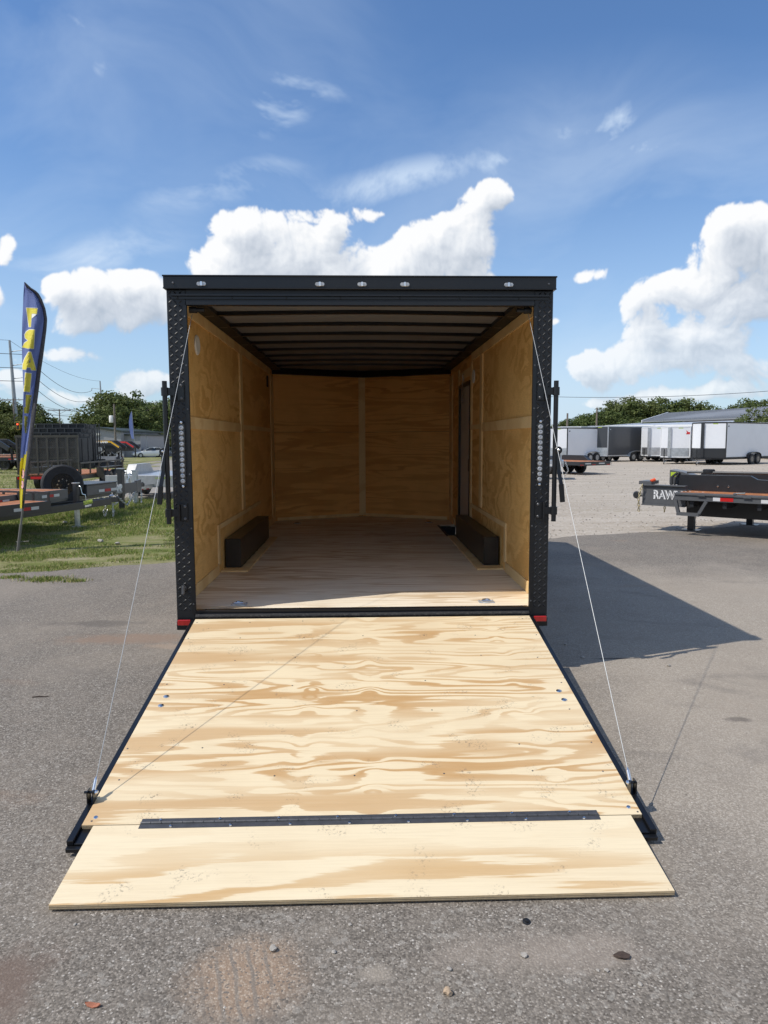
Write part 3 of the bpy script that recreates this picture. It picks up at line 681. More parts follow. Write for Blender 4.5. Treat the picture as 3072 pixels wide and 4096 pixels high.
# plywood lining: sheets with edge boards, each a piece of its own
def panel(s, y0, y1, z0, z1, m='ply_wall', t=.006, name='wall_panel', off=0.0):
    a, b_ = sorted((s*(XI-off), s*(XI-off-t))); return B(name, m, TR, (a, b_, y0, y1, z0, z1), bevel=.0012)
for s in (-1, 1):
    t0 = 0.0
    # two storeys of sheets split by a long seam; vertical joints at 2.66 m
    panel(s, .040, 2.735, ZF+.001, 1.776, 'ply_wall', off=-.003); panel(s, .040, 2.735, 1.781, ZC-.03, 'ply_wall', off=-.003)
    if s < 0:
        panel(s, 2.737, YB-.002, ZF+.001, 1.778, 'ply_wall_h', off=-.003); panel(s, 2.737, YB-.002, 1.780, ZC-.03, 'ply_wall_h', off=-.003)
    else:
        panel(s, 2.737, 3.52, ZF+.001, 1.778, 'ply_wall_h', off=-.003); panel(s, 2.737, 3.52, 1.780, ZC-.03, 'ply_wall_h', off=-.003)
        panel(s, 3.522, 4.47, 2.345, ZC-.03, 'ply_wall_h', off=-.003)
        panel(s, 4.472, YB-.002, ZF+.001, ZC-.03, 'ply_wall_h', off=-.003)
    off = .0035
    bt = lambda y0, y1, z0, z1, th=.013: panel(s, y0, y1, z0, z1, 'batten', th, 'batten', off)
    bt(.042, 5.12 if s < 0 else 3.44, 2.555, 2.64)          # top board
    bt(.042, 2.66, 1.735, 1.825)                              # middle board
    bt(2.815, 5.12 if s < 0 else 3.38, 1.765, 1.815)
    bt(2.665, 2.81, .92, 2.55, .017)                         # cover strip on the joint
    bt(.042, 1.36, ZF+.002, .555)                            # skirting
    bt(1.36, 1.43, .556, .86, .015); bt(1.365, 4.0 if s < 0 else 3.40, .862, .905)
    bt(3.72, 5.45, ZF+.002, .555) if s < 0 else bt(4.9, 5.45, ZF+.002, .555)
    bt(5.18, 5.49, .556, 2.553, .012)                        # corner strip
    if s > 0:
        bt(3.40, 3.50, .56, 2.55, .012); bt(4.485, 4.56, .56, 2.55, .012); bt(3.52, 4.47, 2.40, 2.50, .008)
    # wheel box with a plywood collar on the floor
    xa, xb = sorted((s*1.125, s*(XI-.0175)))
    wb_ = B('wheel_box', 'wellsteel', TR, (xa, xb, 1.64, 3.62, ZF+.013, .748), bevel=.006)
    xa, xb = sorted((s*1.125, s*1.123)); 
    mb = MB(); mb.prism([(1.04, 1.475), (XI-.004, 1.475), (XI-.004, 1.638), (1.122, 1.638), (1.122, 3.72), (1.04, 3.72)], lambda u, v, t: (s*u, v, t), ZF+.001, ZF+.013)
    mb.build('collar_board', 'batten', wb_)
# round plastic vents
for s, y, z in ((-1, .77, 2.385), (1, 3.30, 2.365)):
    v_ = MB().lathe([(.075, 0), (.078, .006), (.070, .014), (.045, .017), (.03, .013), (0, .013)], (s*(XI-.004), y, z), (-s, 0, 0), 28).build('vent', 'ventwhite', TR, True)
MB().prism([(-.04, -.075), (.04, -.075), (.05, 0), (.04, .075), (-.04, .075), (-.05, 0)], lambda u, v, t: (-1.279+t, 4.89+u, 2.44+v), 0, .012).build('vent_hole', 'blackflat', TR)  # black plate stands in for the dark of a vent hole
# nose wall sheets
for s in (-1, 1):
    def NM(u, z, t, s=s):  # u from side corner (0) to the middle (1)
        return (s*XI*(1-u), YB+u*(YN-YB)-t, z)
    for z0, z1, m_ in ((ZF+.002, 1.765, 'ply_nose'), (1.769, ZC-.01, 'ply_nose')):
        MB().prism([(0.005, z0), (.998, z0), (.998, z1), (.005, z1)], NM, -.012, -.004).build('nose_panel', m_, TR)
    MB().prism([(.03, ZF+.004), (.96, ZF+.004), (.96, ZF+.05), (.03, ZF+.05)], NM, -.003, .006).build('skirting', 'batten', TR)
B('batten', 'batten', TR, (-.05, .05, YN-.035, YN-.020, ZF+.02, ZC-.02), bevel=.002)
# ceiling, bows, top rails
MB().add([(-1.25, .04, ZC+.004), (1.25, .04, ZC+.004), (1.25, YB, ZC+.004), (0, YN, ZC+.02), (-1.25, YB, ZC+.004), (0, .04, ZC+.02), (0, YB, ZC+.02)], [(0, 5, 6, 4), (5, 1, 2, 6), (4, 6, 3), (6, 2, 3)]).build('ceiling_panel', 'ceiling', TR)
for i in range(9):
    y = .42+.575*i; mb = MB(); n = 16
    for k in range(n):
        xa, xb = -1.26+2.52*k/n, -1.26+2.52*(k+1)/n
        za, zb = [ZC-.018+.022*(1-(q/1.26)**2) for q in (xa, xb)]
        mb.bar((xa, y, za), (xb, y, zb), .045, .028)
    mb.build('roof_bow', 'black', TR)
for s in (-1, 1):
    xa, xb = sorted((s*1.155, s*1.268)); B('top_rail', 'blackflat', TR, (xa, xb, .04, YB, 2.6425, 2.690))
mb = MB()
for s in (-1, 1): mb.bar((s*XI, YB-.04, 2.635), (0, YN-.05, 2.635), .09, .09)
mb.build('nose_rail', 'black', TR)
MB().tube([(.35, YN-.24, 2.60), (.6, YN-.36, 2.585), (.85, YN-.47, 2.60), (1.15, YB-.05, 2.63)], .006, 6).build('wire', 'blackflat', TR)
# torsion spring tubes at the upper corners, cable guides
for s in (-1, 1):
    MB().lathe([(.022, 0), (.022, .05), (.015, .05), (.015, .10)], (s*1.163, .075, 2.528), (-s, 0, 0), 16).build('cable_drum', 'blackflat', TR, True)
# side door with chain hold-open
dm = 'doorgrey'
sd = B('side_door', dm, TR, (1.287, 1.289, 3.53, 4.46, ZF+.02, 2.34))
B('door_frame', 'black', sd, (1.262, 1.2865, 4.41, 4.471, ZF+.02, 2.344), (1.262, 1.2865, 3.523, 3.545, ZF+.02, 2.344), (1.262, 1.2865, 3.546, 4.409, 2.30, 2.344))
B('door_latch', 'black', sd, (1.266, 1.2865, 3.575, 3.625, 1.27, 1.42), bevel=.004)
MB().chain([(1.270, 4.06, 2.46), (1.262, 4.08, 2.30), (1.264, 4.13, 2.10)], .042, .0045).build('door_chain', 'galv', TR)
# recessed tie-down rings
for x, y in ((-.90, .20), (.90, .20), (-.93, 5.2), (.95, 5.2)):
    mb = MB(); mb.box(x-.058, x+.058, y-.042, y+.042, ZF+.0005, ZF+.004); td = mb.build('tie_down', 'zinc', TR, False, .0015)
    MB().lathe([(.046, .0042), (.040, .009), (.034, .006), (.028, .0043), (0, .0043)], (x, y, ZF), n=24).build('dish', 'zinc', td, True)
    MB().tube([(x-.03, y-.004, ZF+.012), (x-.022, y+.022, ZF+.014), (x, y+.031, ZF+.014), (x+.022, y+.022, ZF+.014), (x+.03, y-.004, ZF+.012), (x-.03, y-.004, ZF+.012)], .0055, 8).build('ring', 'chrome', td, True)
    for a in (-1, 1):
        for c_ in (-1, 1): MB().lathe([(.007, 0), (.005, .003), (0, .003)], (x+a*.049, y+c_*.033, ZF+.004), n=8).build('bolt', 'chrome', td, True)
# ------------------------------------------------------------------ ramp door
ang = math.atan2(.423-.088, -.055+2.09); RL = math.hypot(.423-.088, 2.09-.055)
# local axes: x across, y up the slope (0 at the foot edge of the plywood), z out of the panel
mb = MB()
for s in (-1, 1):
    a, c_ = sorted((s*1.158, s*1.186)); mb.box(a, c_, -.085, RL+.005, -.036, -.002)
    a, c_ = sorted((s*1.11, s*1.1575)); mb.box(a, c_, -.085, RL+.005, -.042, -.016)
    a, c_ = sorted((s*1.03, s*1.12)); mb.box(a, c_, -.060, .10, -.041, -.0165)
mb.box(-1.185, 1.185, -.105, -.0855, -.043, -.024); mb.box(-1.12, 1.12, -.0605, -.0352, -.044, -.030)
ramp = mb.build('ramp_door', 'black', TR, False, .002)
ramp.matrix_local = Matrix.Translation((0, -2.09, .088)) @ Matrix.Rotation(ang, 4, 'X')
B('door_skin', 'black', ramp, (-1.108, 1.108, .0, RL, -.043, -.038))
pp = B('plywood_panel', 'ply_ramp', ramp, (-1.156, 1.156, 0, RL, -.0155, .0035), bevel=.0012)
B('panel_edge', 'plyedge', pp, (-1.1555, 1.1555, -.0012, -.0004, -.0150, .0022))
def screw(x, y, r=.0045, m='hingesteel', par=pp, z=.0036): MB().lathe([(r, 0), (r*.8, r*.3), (0, r*.35)], (x, y, z), n=10).build('screw', m, par, True)
for y in (.03, .30, .52, .83, 1.13, 1.16, 1.45, 1.75, 2.0):
    for x in (-1.12, -.78, -.42, -.02, .37, .75, 1.11):
        if random.random() < .62: screw(x+random.gauss(0, .02), min(RL-.01, y+random.gauss(0, .012)))
for s in (-1, 1):
    for y, x in ((1.02, 1.082), (.925, 1.085)):
        MB().lathe([(.0165, 0), (.0155, .003), (.010, .0062), (0, .0075)], (s*x, y, .0036), n=18).build('carriage_bolt', 'chrome', pp, True)
    screw(s*1.115, .045, .010, 'chrome')
# hinged flap
fa = math.atan2(.086-.034, .42)
FL = .425
fl = B('ramp_flap', 'ply_flap', ramp, (-1.107, 1.107, -FL, 0, -.0145, .0045), bevel=.0012)
fl.matrix_local = Matrix.Translation((0, -.006, 0)) @ Matrix.Rotation(fa-ang, 4, 'X')
mb = MB(); zz = [-.0140, -.0105, -.0072, -.0040, -.0006, .0032]
B('flap_edge', 'plyedge', fl, (-1.1065, 1.1065, -FL-.0012, -FL-.0004, -.0140, .0032))
for i, z in enumerate((-.0085, -.0015)): mb.box(-1.106, 1.106, -FL-.0022, -FL-.0013, z-.0014, z+.0010)
mb.build('veneer_line', 'boardend', fl)
ph = MB(); ph.box(-.918, .972, .004, .028, .0037, .0055); ph.box(-.918, .972, -.032, -.006, .0047, .0068); 
hg = ph.build('piano_hinge', 'hingesteel', ramp)
for k in range(44):
    x = -.918+k*1.890/44; MB().tube([(x+.0012, -.001, .0080), (x+1.890/44-.0012, -.001, .0080)], .0052, 8).build('knuckle', 'hingesteel', hg, True)
for k in range(8):
    for y, z, dx in ((.019, .0056, 0), (-.022, .0069, .05)):
        MB().lathe([(.007, 0), (.006, .0035), (0, .005)], (-.84+k*.242+dx, y, z), n=10).build('bolt', 'chrome', hg, True)
# lift cables
for s in (-1, 1):
    foot = Vector((s*1.160, -1.945, .158)); top = Vector((s*1.145, .075, 2.502))
    MB().tube([foot+(top-foot)*(k/24.)+Vector((0, 0, -.010*math.sin(math.pi*k/24.))) for k in range(25)], .0019, 8).build('lift_cable', 'cable', TR, True)
    d = (top-foot).normalized()
    cl_ = MB().tube([foot+d*.005, foot+d*.05], .008, 10).tube([foot+d*.05, foot+d*.062], [.008, .004], 10).build('cable_ferrule', 'chrome', TR, True)
    mb = MB(); mb.box(s*1.168-.014, s*1.168-.010, -1.965, -1.925, .112, .168); mb.box(s*1.168+.010, s*1.168+.014, -1.965, -1.925, .112, .168); mb.tube([(s*1.168-.03, -1.945, .157), (s*1.168+.018, -1.945, .157)], .006, 8); mb.build('cable_clevis', 'black', TR)
    MB().lathe([(.010, 0), (.010, .006), (.006, .012), (0, .012)], (s*1.168-s*.016, -1.945, .157), (-s, 0, 0), 8).build('nut', 'chrome', TR, True)
# ------------------------------------------------------------------ shared pieces for the stored trailers
mat('steelgrey', (.075, .078, .084), .38, 0, .12, 6, coat=.2)
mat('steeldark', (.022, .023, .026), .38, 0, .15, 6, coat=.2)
mat('steelolive', (.050, .046, .034), .45, 0, .2, 6)
mat('alum', (.62, .63, .64), .34, .75, .12, 8)
mat('alumdull', (.46, .455, .44), .45, .6, .15, 6)
mat('deckwood', (.40, .155, .060), .7, 0, .3, 7, .3, 60)
mat('tapered', (.50, .012, .012), .4); mat('tapewhite', (.62, .62, .62), .4)
mat('chain', (.55, .55, .54), .3, .8); mat('chaingold', (.50, .42, .25), .35, .7)
mat('decalgreen', (.42, .55, .04), .5); mat('decalwhite', (.75, .75, .75), .5); mat('decalred', (.55, .03, .03), .5); mat('decalpink', (.65, .20, .24), .5); mat('decalyellow', (.70, .40, .03), .5)
mat('orange', (.75, .09, .02), .5)
def wheel(par, c, r=.36, wd=.21, axis=(0, 1, 0), rim='rimblack', name='wheel', spokes=True):
    h = wd/2
    t = MB().lathe([(r*.56, -h*.92), (r*.92, -h), (r*.99, -h*.8), (r, -h*.3), (r*.985, -h*.28), (r*.985, -h*.2), (r, -h*.18), (r, h*.18), (r*.985, h*.2), (r*.985, h*.28), (r, h*.3), (r*.99, h*.8), (r*.92, h), (r*.56, h*.92)], c, axis, 28, False).build(name, 'tyre', par, True)
    ax = Vector(axis).normalized()
    for sgn in (1,):
        MB().lathe([(r*.58, h*.9), (r*.55, h*.55), (r*.52, h*.30), (r*.30, h*.55), (r*.18, h*.62), (r*.16, h*.9), (0, h*.92)], c, ax, 24).build('rim', rim, t, True)
    d, u, q = basis(ax); mb = MB()
    for k in range(8):
        a = 2*math.pi*k/8; p = Vector(c)+d*(h*.66)+(u*math.cos(a)+q*math.sin(a))*r*.26
        mb.lathe([(r*.04, 0), (r*.04, r*.07), (0, r*.07)], p, d, 6)
    mb.build('lug_nut', 'chrome', t)
    return t
def tape(par, pts, up, n, size=.05):
    """red and white reflective pieces along a->b"""
    a, b_ = [Vector(q) for q in pts]; d = b_-a; k = max(1, n)
    for i in range(k):
        p = a+d*((i+.5)/k); e = d.normalized()*(d.length/k*.5)
        MB().bar(p-e*.92, p+e*.92, .004, size).build('reflector_tape', 'tapered' if i % 2 else 'tapewhite', par)
def jack(par, x, y, top, w_=.085, m='steeldark', mf='galv', crank=True, z0=0.0):
    j = MB().box(x-w_/2, x+w_/2, y-w_/2, y+w_/2, z0+.34, top).build('jack', m, par, False, .004)
    MB().box(x-w_*.4, x+w_*.4, y-w_*.4, y+w_*.4, z0+.02, z0+.34).build('jack_leg', mf, j); MB().box(x-.1, x+.1, y-.1, y+.1, z0+.0, z0+.02).build('foot', mf, j)
    MB().box(x-w_*.6, x+w_*.6, y-w_*.6, y+w_*.6, top+.001, top+.02).build('cap', 'galv', j)
    if crank: MB().tube([(x, y-w_*.5, top-.04), (x, y-w_*1.2, top-.05), (x+.03, y-w_*1.3, top-.2), (x+.1, y-w_*1.4, top-.22), (x+.11, y-w_*1.4, top-.33)], .011, 6).build('crank', 'chrome', j, True)
    return j
def planks(par, x0, x1, y0, y1, z, n, along='x', m='deckwood'):
    for i in range(n):
        if along == 'x':
            a = y0+(y1-y0)*i/n; MB().box(x0, x1, a+.006, a+(y1-y0)/n-.006, z-.035, z+random.uniform(0, .004)).build('plank', m, par)
# ------------------------------------------------------------------ left: feather flag
FY = 5.81
def fpt(X, Y, dy=0.0):
    p = at(40+.2714*X, 1100+.2714*Y, y=FY+dy); return p
fb = at(72, 2207, z=0)
flag = thing('feather_flag', 'blue and yellow feather banner reading trailers backwards on a leaning pole', 'banner', (fb.x, fb.y, 0))
def fl_loc(p): return (p[0]-fb.x, p[1]-fb.y, p[2])
rows = [(108,208,212,218),(180,205,236,300),(250,200,350,410),(350,195,420,470),(500,190,480,525),(650,182,500,550),(800,178,485,540),(1000,175,455,515),(1200,178,425,490),(1400,185,395,460),(1700,197,355,425),(2000,190,318,385),(2300,178,285,352),(2600,158,252,320),(2900,142,215,268),(3200,140,192,232),(3440,150,180,205)]
def lerp_rows(n):
    out = []
    for i in range(n+1):
        y = 108+(3440-108)*(i/n)**1.05
        for a, b_ in zip(rows[:-1], rows[1:]):
            if a[0] <= y <= b_[0]+1e-6:
                t = (y-a[0])/(b_[0]-a[0]); out.append(tuple(a[k]+(b_[k]-a[k])*t for k in range(4))); break
    return out
def wav(u, y): return .05*math.sin(u*5.0+y*.0022)+.018*math.sin(u*11+y*.006)
LR = lerp_rows(70)
mb = MB(); my = MB(); ns = 12
def rowpt(r, u, dy=0.0): return fl_loc(fpt(r[1]+(r[2]-r[1])*u, r[0], wav(u, r[0])+dy))
ysplit = 2700
for i in range(len(LR)-1):
    for k in range(ns):
        tgt = my if LR[i][0] > ysplit-40*k/ns*3 else mb
        q = [rowpt(LR[i], k/ns), rowpt(LR[i], (k+1)/ns), rowpt(LR[i+1], (k+1)/ns), rowpt(LR[i+1], k/ns)]
        tgt.add(q, [(0, 1, 2, 3)])
def cloth(name, c):
    m, T, b = m_new(name); b.inputs['Roughness'].default_value = .75
    o = T.n('ShaderNodeTexCoord').outputs['Object']
    T.l(T.mix(T.smooth(T.noise(T.v('MULTIPLY', o, (9, 9, 1.5)), 1.0, 4), .3, .7), tuple(q*.86 for q in c), tuple(min(1, q*1.12) for q in c)), b.inputs['Base Color'])
    tr = T.n('ShaderNodeBsdfTranslucent'); tr.inputs[0].default_value = tuple(c)+(1,); ms = T.n('ShaderNodeMixShader'); ms.inputs[0].default_value = .3
    T.l(b.outputs[0], ms.inputs[1]); T.l(tr.outputs[0], ms.inputs[2]); T.l(ms.outputs[0], m.node_tree.nodes['Material Output'].inputs[0])
cloth('bannerblue', (.165, .215, .45)); cloth('banneryellow', (.72, .60, .03)); mat('sleeve', (.05, .047, .052), .7, 0, .4, 30)
mat('printyellow', (.70, .60, .07), .7); mat('printwhite', (.80, .80, .76), .7); mat('printpink', (.72, .38, .36), .7); mat('pole', (.20, .19, .18), .5)
ban = mb.build('banner', 'bannerblue', flag, True); by_ = my.build('banner_foot', 'banneryellow', flag, True)
mb = MB()
for i in range(len(LR)-1):
    for k in range(3):
        def sp_(r, u): return fl_loc(fpt(r[2]+(r[3]-r[2])*u, r[0], wav(1, r[0])+.035*math.sin(math.pi*u)*-1))
        mb.add([sp_(LR[i], k/3), sp_(LR[i], (k+1)/3), sp_(LR[i+1], (k+1)/3), sp_(LR[i+1], k/3)], [(0, 1, 2, 3)])
mb.build('pole_sleeve', 'sleeve', flag, True)
pl = [fl_loc(fpt((r[2]+r[3])/2, r[0], wav(1, r[0])+.01)) for r in LR[::4]]
MB().tube([(0, 0, 0), tuple(Vector((0, 0, 0)).lerp(Vector(pl[-1]), .5))]+pl[::-1], [.016]*4+[.012]*(len(pl)-8)+[.007]*6 if len(pl) > 10 else .012, 8).build('pole', 'pole', flag, True)
MB().tube([(-.005, 0, 0), tuple(Vector((-.003, 0, 0)).lerp(Vector(pl[-1]), .55))], .022, 8).build('ground_stake', 'pole', flag)
MB().tube([(-.02, 0, .15), (.17, 0, .16)], .004, 5).build('stake_pin', 'pole', flag)
def onflag(X, Y, off):
    for r, r2 in zip(LR[:-1], LR[1:]):
        if r[0] <= Y <= r2[0]:
            u = (X-r[1])/(r[2]-r[1]); break
    return fl_loc(fpt(X, Y, wav(u, Y)-off))
def dens(poly, n=5):
    out = []
    for i in range(len(poly)):
        a, b_ = poly[i], poly[(i+1) % len(poly)]
        for k in range(n): out.append((a[0]+(b_[0]-a[0])*k/n, a[1]+(b_[1]-a[1])*k/n))
    return out
LET = [[(240,485),(405,490),(395,570),(320,570),(305,765),(278,765)],
 [(285,805),(365,808),(350,1085),(308,1085),(298,1035),(275,1085),(176,1065),(215,1000),(265,965),(225,930),(215,880),(240,835)],
 [(270,1135),(310,1135),(385,1405),(315,1402),(305,1365),(250,1360),(235,1395),(182,1390),(187,1320),(215,1230)],
 [(225,1440),(315,1452),(293,1725),(202,1715)], [(235,1765),(318,1770),(275,2040),(212,2035),(205,1950),(230,1950)], [(214,2080),(262,2085),(240,2330),(222,2330),(216,2200)]]
def flatpoly(poly, off, m, par, name):
    bm = bmesh.new(); vs = [bm.verts.new((x, y, 0)) for x, y in dens(poly, 3)]; f = bm.faces.new(vs); bmesh.ops.triangulate(bm, faces=[f])
    for _ in range(2): bmesh.ops.subdivide_edges(bm, edges=[e for e in bm.edges if e.calc_length() > 22], cuts=1); bmesh.ops.triangulate(bm, faces=bm.faces[:])
    for v in bm.verts: v.co = onflag(v.co.x, v.co.y, off)
    me = bpy.data.meshes.new(name); bm.to_mesh(me); bm.free(); me.materials.append(MT[m]); o = bpy.data.objects.new(name, me); col.objects.link(o); o.parent = par; return o
for pz in LET:
    cx = sum(p[0] for p in pz)/len(pz); cy = sum(p[1] for p in pz)/len(pz)
    big = []
    n = len(pz); A = sum(pz[i][0]*pz[(i+1) % n][1]-pz[(i+1) % n][0]*pz[i][1] for i in range(n))
    for i in range(n):
        p0, p1, p2 = [Vector((*q, 0)) for q in (pz[i-1], pz[i], pz[(i+1) % n])]
        d1 = (p1-p0).normalized(); d2 = (p2-p1).normalized(); nn = Vector((d1.y+d2.y, -(d1.x+d2.x), 0)); nn = nn.normalized()*(8 if A > 0 else -8)
        big.append((min(max(p1.x+nn.x, 180), 440), p1.y+nn.y))
    lt = flatpoly(big, .006, 'printwhite', ban, 'letter_outline'); flatpoly(pz, .010, 'printyellow', ban, 'letter')
flatpoly([(300, 1225), (300, 1290), (278, 1295)], .013, 'bannerblue', ban, 'letter_counter')
for cx, cy, rx, ry in ((190, 2930, 20, 70), (182, 3090, 18, 60)):
    flatpoly([(cx+rx*1.25*math.cos(t), cy+ry*1.15*math.sin(t)) for t in [2*math.pi*k/12 for k in range(12)]], .006, 'sleeve', by_, 'emblem_rim')
    flatpoly([(cx+rx*math.cos(t), cy+ry*math.sin(t)) for t in [2*math.pi*k/12 for k in range(12)]], .010, 'printpink', by_, 'emblem')
# ------------------------------------------------------------------ left: flat deck trailers
def deck_trailer(name, label, loc, h, L, W, zd, tl, frame='steeldark', group=None, nplank=9, jackx=None, ctz=.45, rail=True, wheels=True, jtop=.84, wz=0.0):
    """local: deck from x=-L to 0, front edge at x=0, tongue to x=tl"""
    t = thing(name, label, 'trailer', loc, math.atan2(h[1], h[0]), group)
    mb = MB()
    for s in (-1, 1): mb.box(-L, 0, s*W/2-.03*(s > 0)-.0, s*W/2+.03*(s < 0), zd-.17, zd+.005)
    for i in range(int(L/.5)): mb.box(-.45-i*.5, -.40-i*.5, -W/2+.03, W/2-.03, zd-.12, zd-.037)
    mb.box(-.06, 0, -W/2+.031, W/2-.031, zd-.17, zd+.004); fr = mb.build('frame', frame, t, False, .003)
    planks(t, -L, -.061, -W/2+.032, W/2-.032, zd, nplank)
    mb = MB(); mb.bar((-1.2, -W/2*.55, zd-.23), (tl-.1, -.05, ctz), .06, .13); mb.bar((-1.2, W/2*.55, zd-.23), (tl-.1, .05, ctz), .06, .13); mb.build('tongue', frame, t, False, .003)
    c = MB(); c.bar((tl-.12, 0, ctz+.03), (tl+.14, 0, ctz+.02), .11, .1); c.lathe([(.06, -.03), (.065, .03), (.03, .075), (0, .08)], (tl+.14, 0, ctz+.01), n=14); c.build('coupler', 'steeldark', t, True)
    MB().lathe([(.05, 0), (.05, .03), (.02, .05), (.02, .09), (0, .09)], (tl+.0, 0, ctz+.08), n=12).build('coupler_latch', 'chrome', t, True)
    if jackx is not None: jack(t, jackx, 0.0, jtop)
    for s in (-1, 1):
        ch = [(tl-.05, s*.07, ctz-.05), (tl-.12, s*.12, ctz-.22), (tl-.1, s*.1, .12), (tl-.04, s*.09, ctz-.18)]
        MB().chain(ch, .05, .006).build('safety_chain', 'chain', t)
        for q in range(3):
            a = -.25-q*1.3; tape(t, ((a, s*(W/2+.003), zd-.085), (a-.5, s*(W/2+.003), zd-.085)), None, 3)
    if rail:
        mb = MB(); mb.bar((-.03, -W/2, zd+.14), (-.03, W/2, zd+.14), .04, .03)
        for k in range(7): mb.bar((-.03, -W/2+.02+(W-.04)*k/6, zd+.005), (-.03, -W/2+.02+(W-.04)*k/6, zd+.13), .03, .03)
        mb.build('front_rail', frame, t)
    if wheels:
        for s in (-1, 1):
            for q in (0, 1): wheel(t, (-L*.55-q*.84, s*(W/2-.16), .33+wz), .33, .2, (0, s, 0))
    return t
hA = Vector((.377, .926)); rA = Vector((hA.y, -hA.x)); cA = Vector((-5.14, 6.97))-rA*1.0
A = deck_trailer('flatbed_trailer', 'black flatbed trailer with orange plank deck behind the feather banner', (cA.x, cA.y, 0), hA, 5.0, 2.0, .66, 2.55, jackx=None, ctz=.43)
jp = Vector((-5.46, 8.82))-cA; jack(A, jp.dot(hA), -jp.dot(rA), .84)
dA = MB().bar((.55, -.62, .50), (.55+.34, -.62*.86, .49), .003, .085)
text('LOADRUNNER', frameM((1.30, -.56, .52), (.93, .37, 0), (0, 0, 1)), 'decalgreen', A, 'decal', .11, width=.42)
text('888-888-8787', frameM((1.30, -.56, .455), (.93, .37, 0), (0, 0, 1)), 'decalwhite', A, 'decal', .05, width=.3)
hB = Vector((.22, .975)).normalized(); rB = Vector((hB.y, -hB.x)); coupB = Vector((-5.55, 12.95)); TLB = 4.3; cB = coupB-hB*TLB
Bt = deck_trailer('flatbed_trailer', 'grey flatbed trailer with a spare wheel and toolbox on its long tongue', (cB.x, cB.y, 0), hB, 5.0, 2.05, .75, TLB, 'steelgrey', jackx=None, ctz=.53, rail=False)
jp = Vector((-5.66, 11.96))-cB; jack(Bt, jp.dot(hB), -jp.dot(rB), .99, .12, 'steeldark', 'steeldark')
mb = MB(); mb.bar((.2, -.22, .52), (TLB-.35, -.12, .53), .05, .24); mb.bar((TLB-.36, -.12, .53), (TLB-.05, -.06, .55), .06, .3); mb.build('main_beam', 'steelgrey', Bt, False, .004)
mb = MB(); mb.box(1.2, 2.3, -.62, .3, .52, .74); tbx = mb.build('toolbox', 'steelgrey', Bt, False, .01); MB().box(1.18, 2.32, -.64, .32, .741, .765).build('lid', 'steelgrey', tbx, False, .004)
tape(Bt, ((1.6, -.625, .60), (2.28, -.625, .60)), None, 3, .055)
text('AMP', frameM((TLB-1.25, -.205, .555), (1, .09, 0), (0, 0, 1)), 'decalwhite', Bt, 'decal', .2, width=.36, bold=.012); text('TRAILERS', frameM((TLB-1.25, -.205, .465), (1, .09, 0), (0, 0, 1)), 'decalwhite', Bt, 'decal', .06, width=.34)
MB().chain([(TLB-1.4, -.18, .43), (TLB-.95, -.22, .13), (TLB-.45, -.16, .42)], .06, .009).build('safety_chain', 'chain', Bt); MB().chain([(TLB-1.9, -.1, .42), (TLB-1.3, -.12, .18), (TLB-.8, -.12, .42)], .06, .008).build('safety_chain', 'chain', Bt)
sw = at(249, 1937, y=9.6); q = Vector((sw.x, sw.y))-cB
ax = (Vector((.50, -.87, .03))).normalized(); axl = Vector((ax.x*hB.x+ax.y*hB.y, -(ax.x*rB.x+ax.y*rB.y), ax.z))
wheel(Bt, (q.dot(hB), -q.dot(rB), sw.z), .395, .23, axl, 'rimblack', 'spare_wheel')
MB().bar((q.dot(hB)+.12, -q.dot(rB), .40), (q.dot(hB)+.12, -q.dot(rB), sw.z), .06, .06).bar((q.dot(hB)+.12, -q.dot(rB), .42), (q.dot(hB)+.12, 0, .42), .06, .06).build('spare_mount', 'steelgrey', Bt)
# aluminium tilt trailer nose to nose with it
hC = Vector((-.06, -.998)).normalized(); cC = Vector((-5.88, 14.15)); rC = Vector((hC.y, -hC.x))
Ct = thing('aluminium_trailer', 'bare aluminium car trailer with green lettering behind the grey flatbed', 'trailer', (cC.x, cC.y, 0), math.atan2(hC.y, hC.x))
mb = MB(); mb.box(-4.6, 0, -.92, .92, .60, .66); mb.build('deck', 'alum', Ct, False, .004)
mb = MB(); mb.box(0.0, .04, -.93, .93, .42, .73); mb.box(-4.6, -.001, -.95, -.921, .48, .70); mb.box(-4.6, -.001, .921, .95, .48, .70); mb.build('side_panel', 'alumdull', Ct, False, .004)
mb = MB(); mb.bar((-.5, -.5, .47), (1.0, -.04, .45), .06, .1); mb.bar((-.5, .5, .47), (1.0, .04, .45), .06, .1); mb.build('tongue', 'galv', Ct)
c = MB(); c.bar((.92, 0, .48), (1.2, 0, .48), .1, .09); c.lathe([(.055, -.03), (.06, .03), (.03, .07), (0, .075)], (1.2, 0, .48), n=12); c.build('coupler', 'chrome', Ct, True)
jp = Vector((-5.80, 13.45))-cC; jack(Ct, jp.dot(hC), -jp.dot(rC), .88, .12, 'galv', 'galv')
MB().chain([(1.0, .08, .42), (1.05, .1, .2), (.95, .09, .40)], .05, .007).build('safety_chain', 'chain', Ct)
for s in (-1, 1):
    f_ = MB().prism([(-3.7, .66), (-3.4, .95), (-2.3, .95), (-2.0, .66)], lambda u, v, t, s=s: (u, s*(.95+t), v), .0, .26).build('fender', 'alumdull', Ct, False, .004)
    for k in (0, 1): wheel(Ct, (-2.45-k*.8, s*1.07, .31), .31, .19, (0, s, 0), 'rimsilver')
tape(Ct, ((-.3, .955, .45), (-.02, .955, .45)), None, 3, .05); tape(Ct, ((.0, .30, .40), (.75, .12, .40)), None, 6, .05)
text('LOADRUNNER', frameM((.043, .62, .66), (0, 1, 0), (0, 0, 1)), 'decalgreen', Ct, 'decal', .07, width=.42)
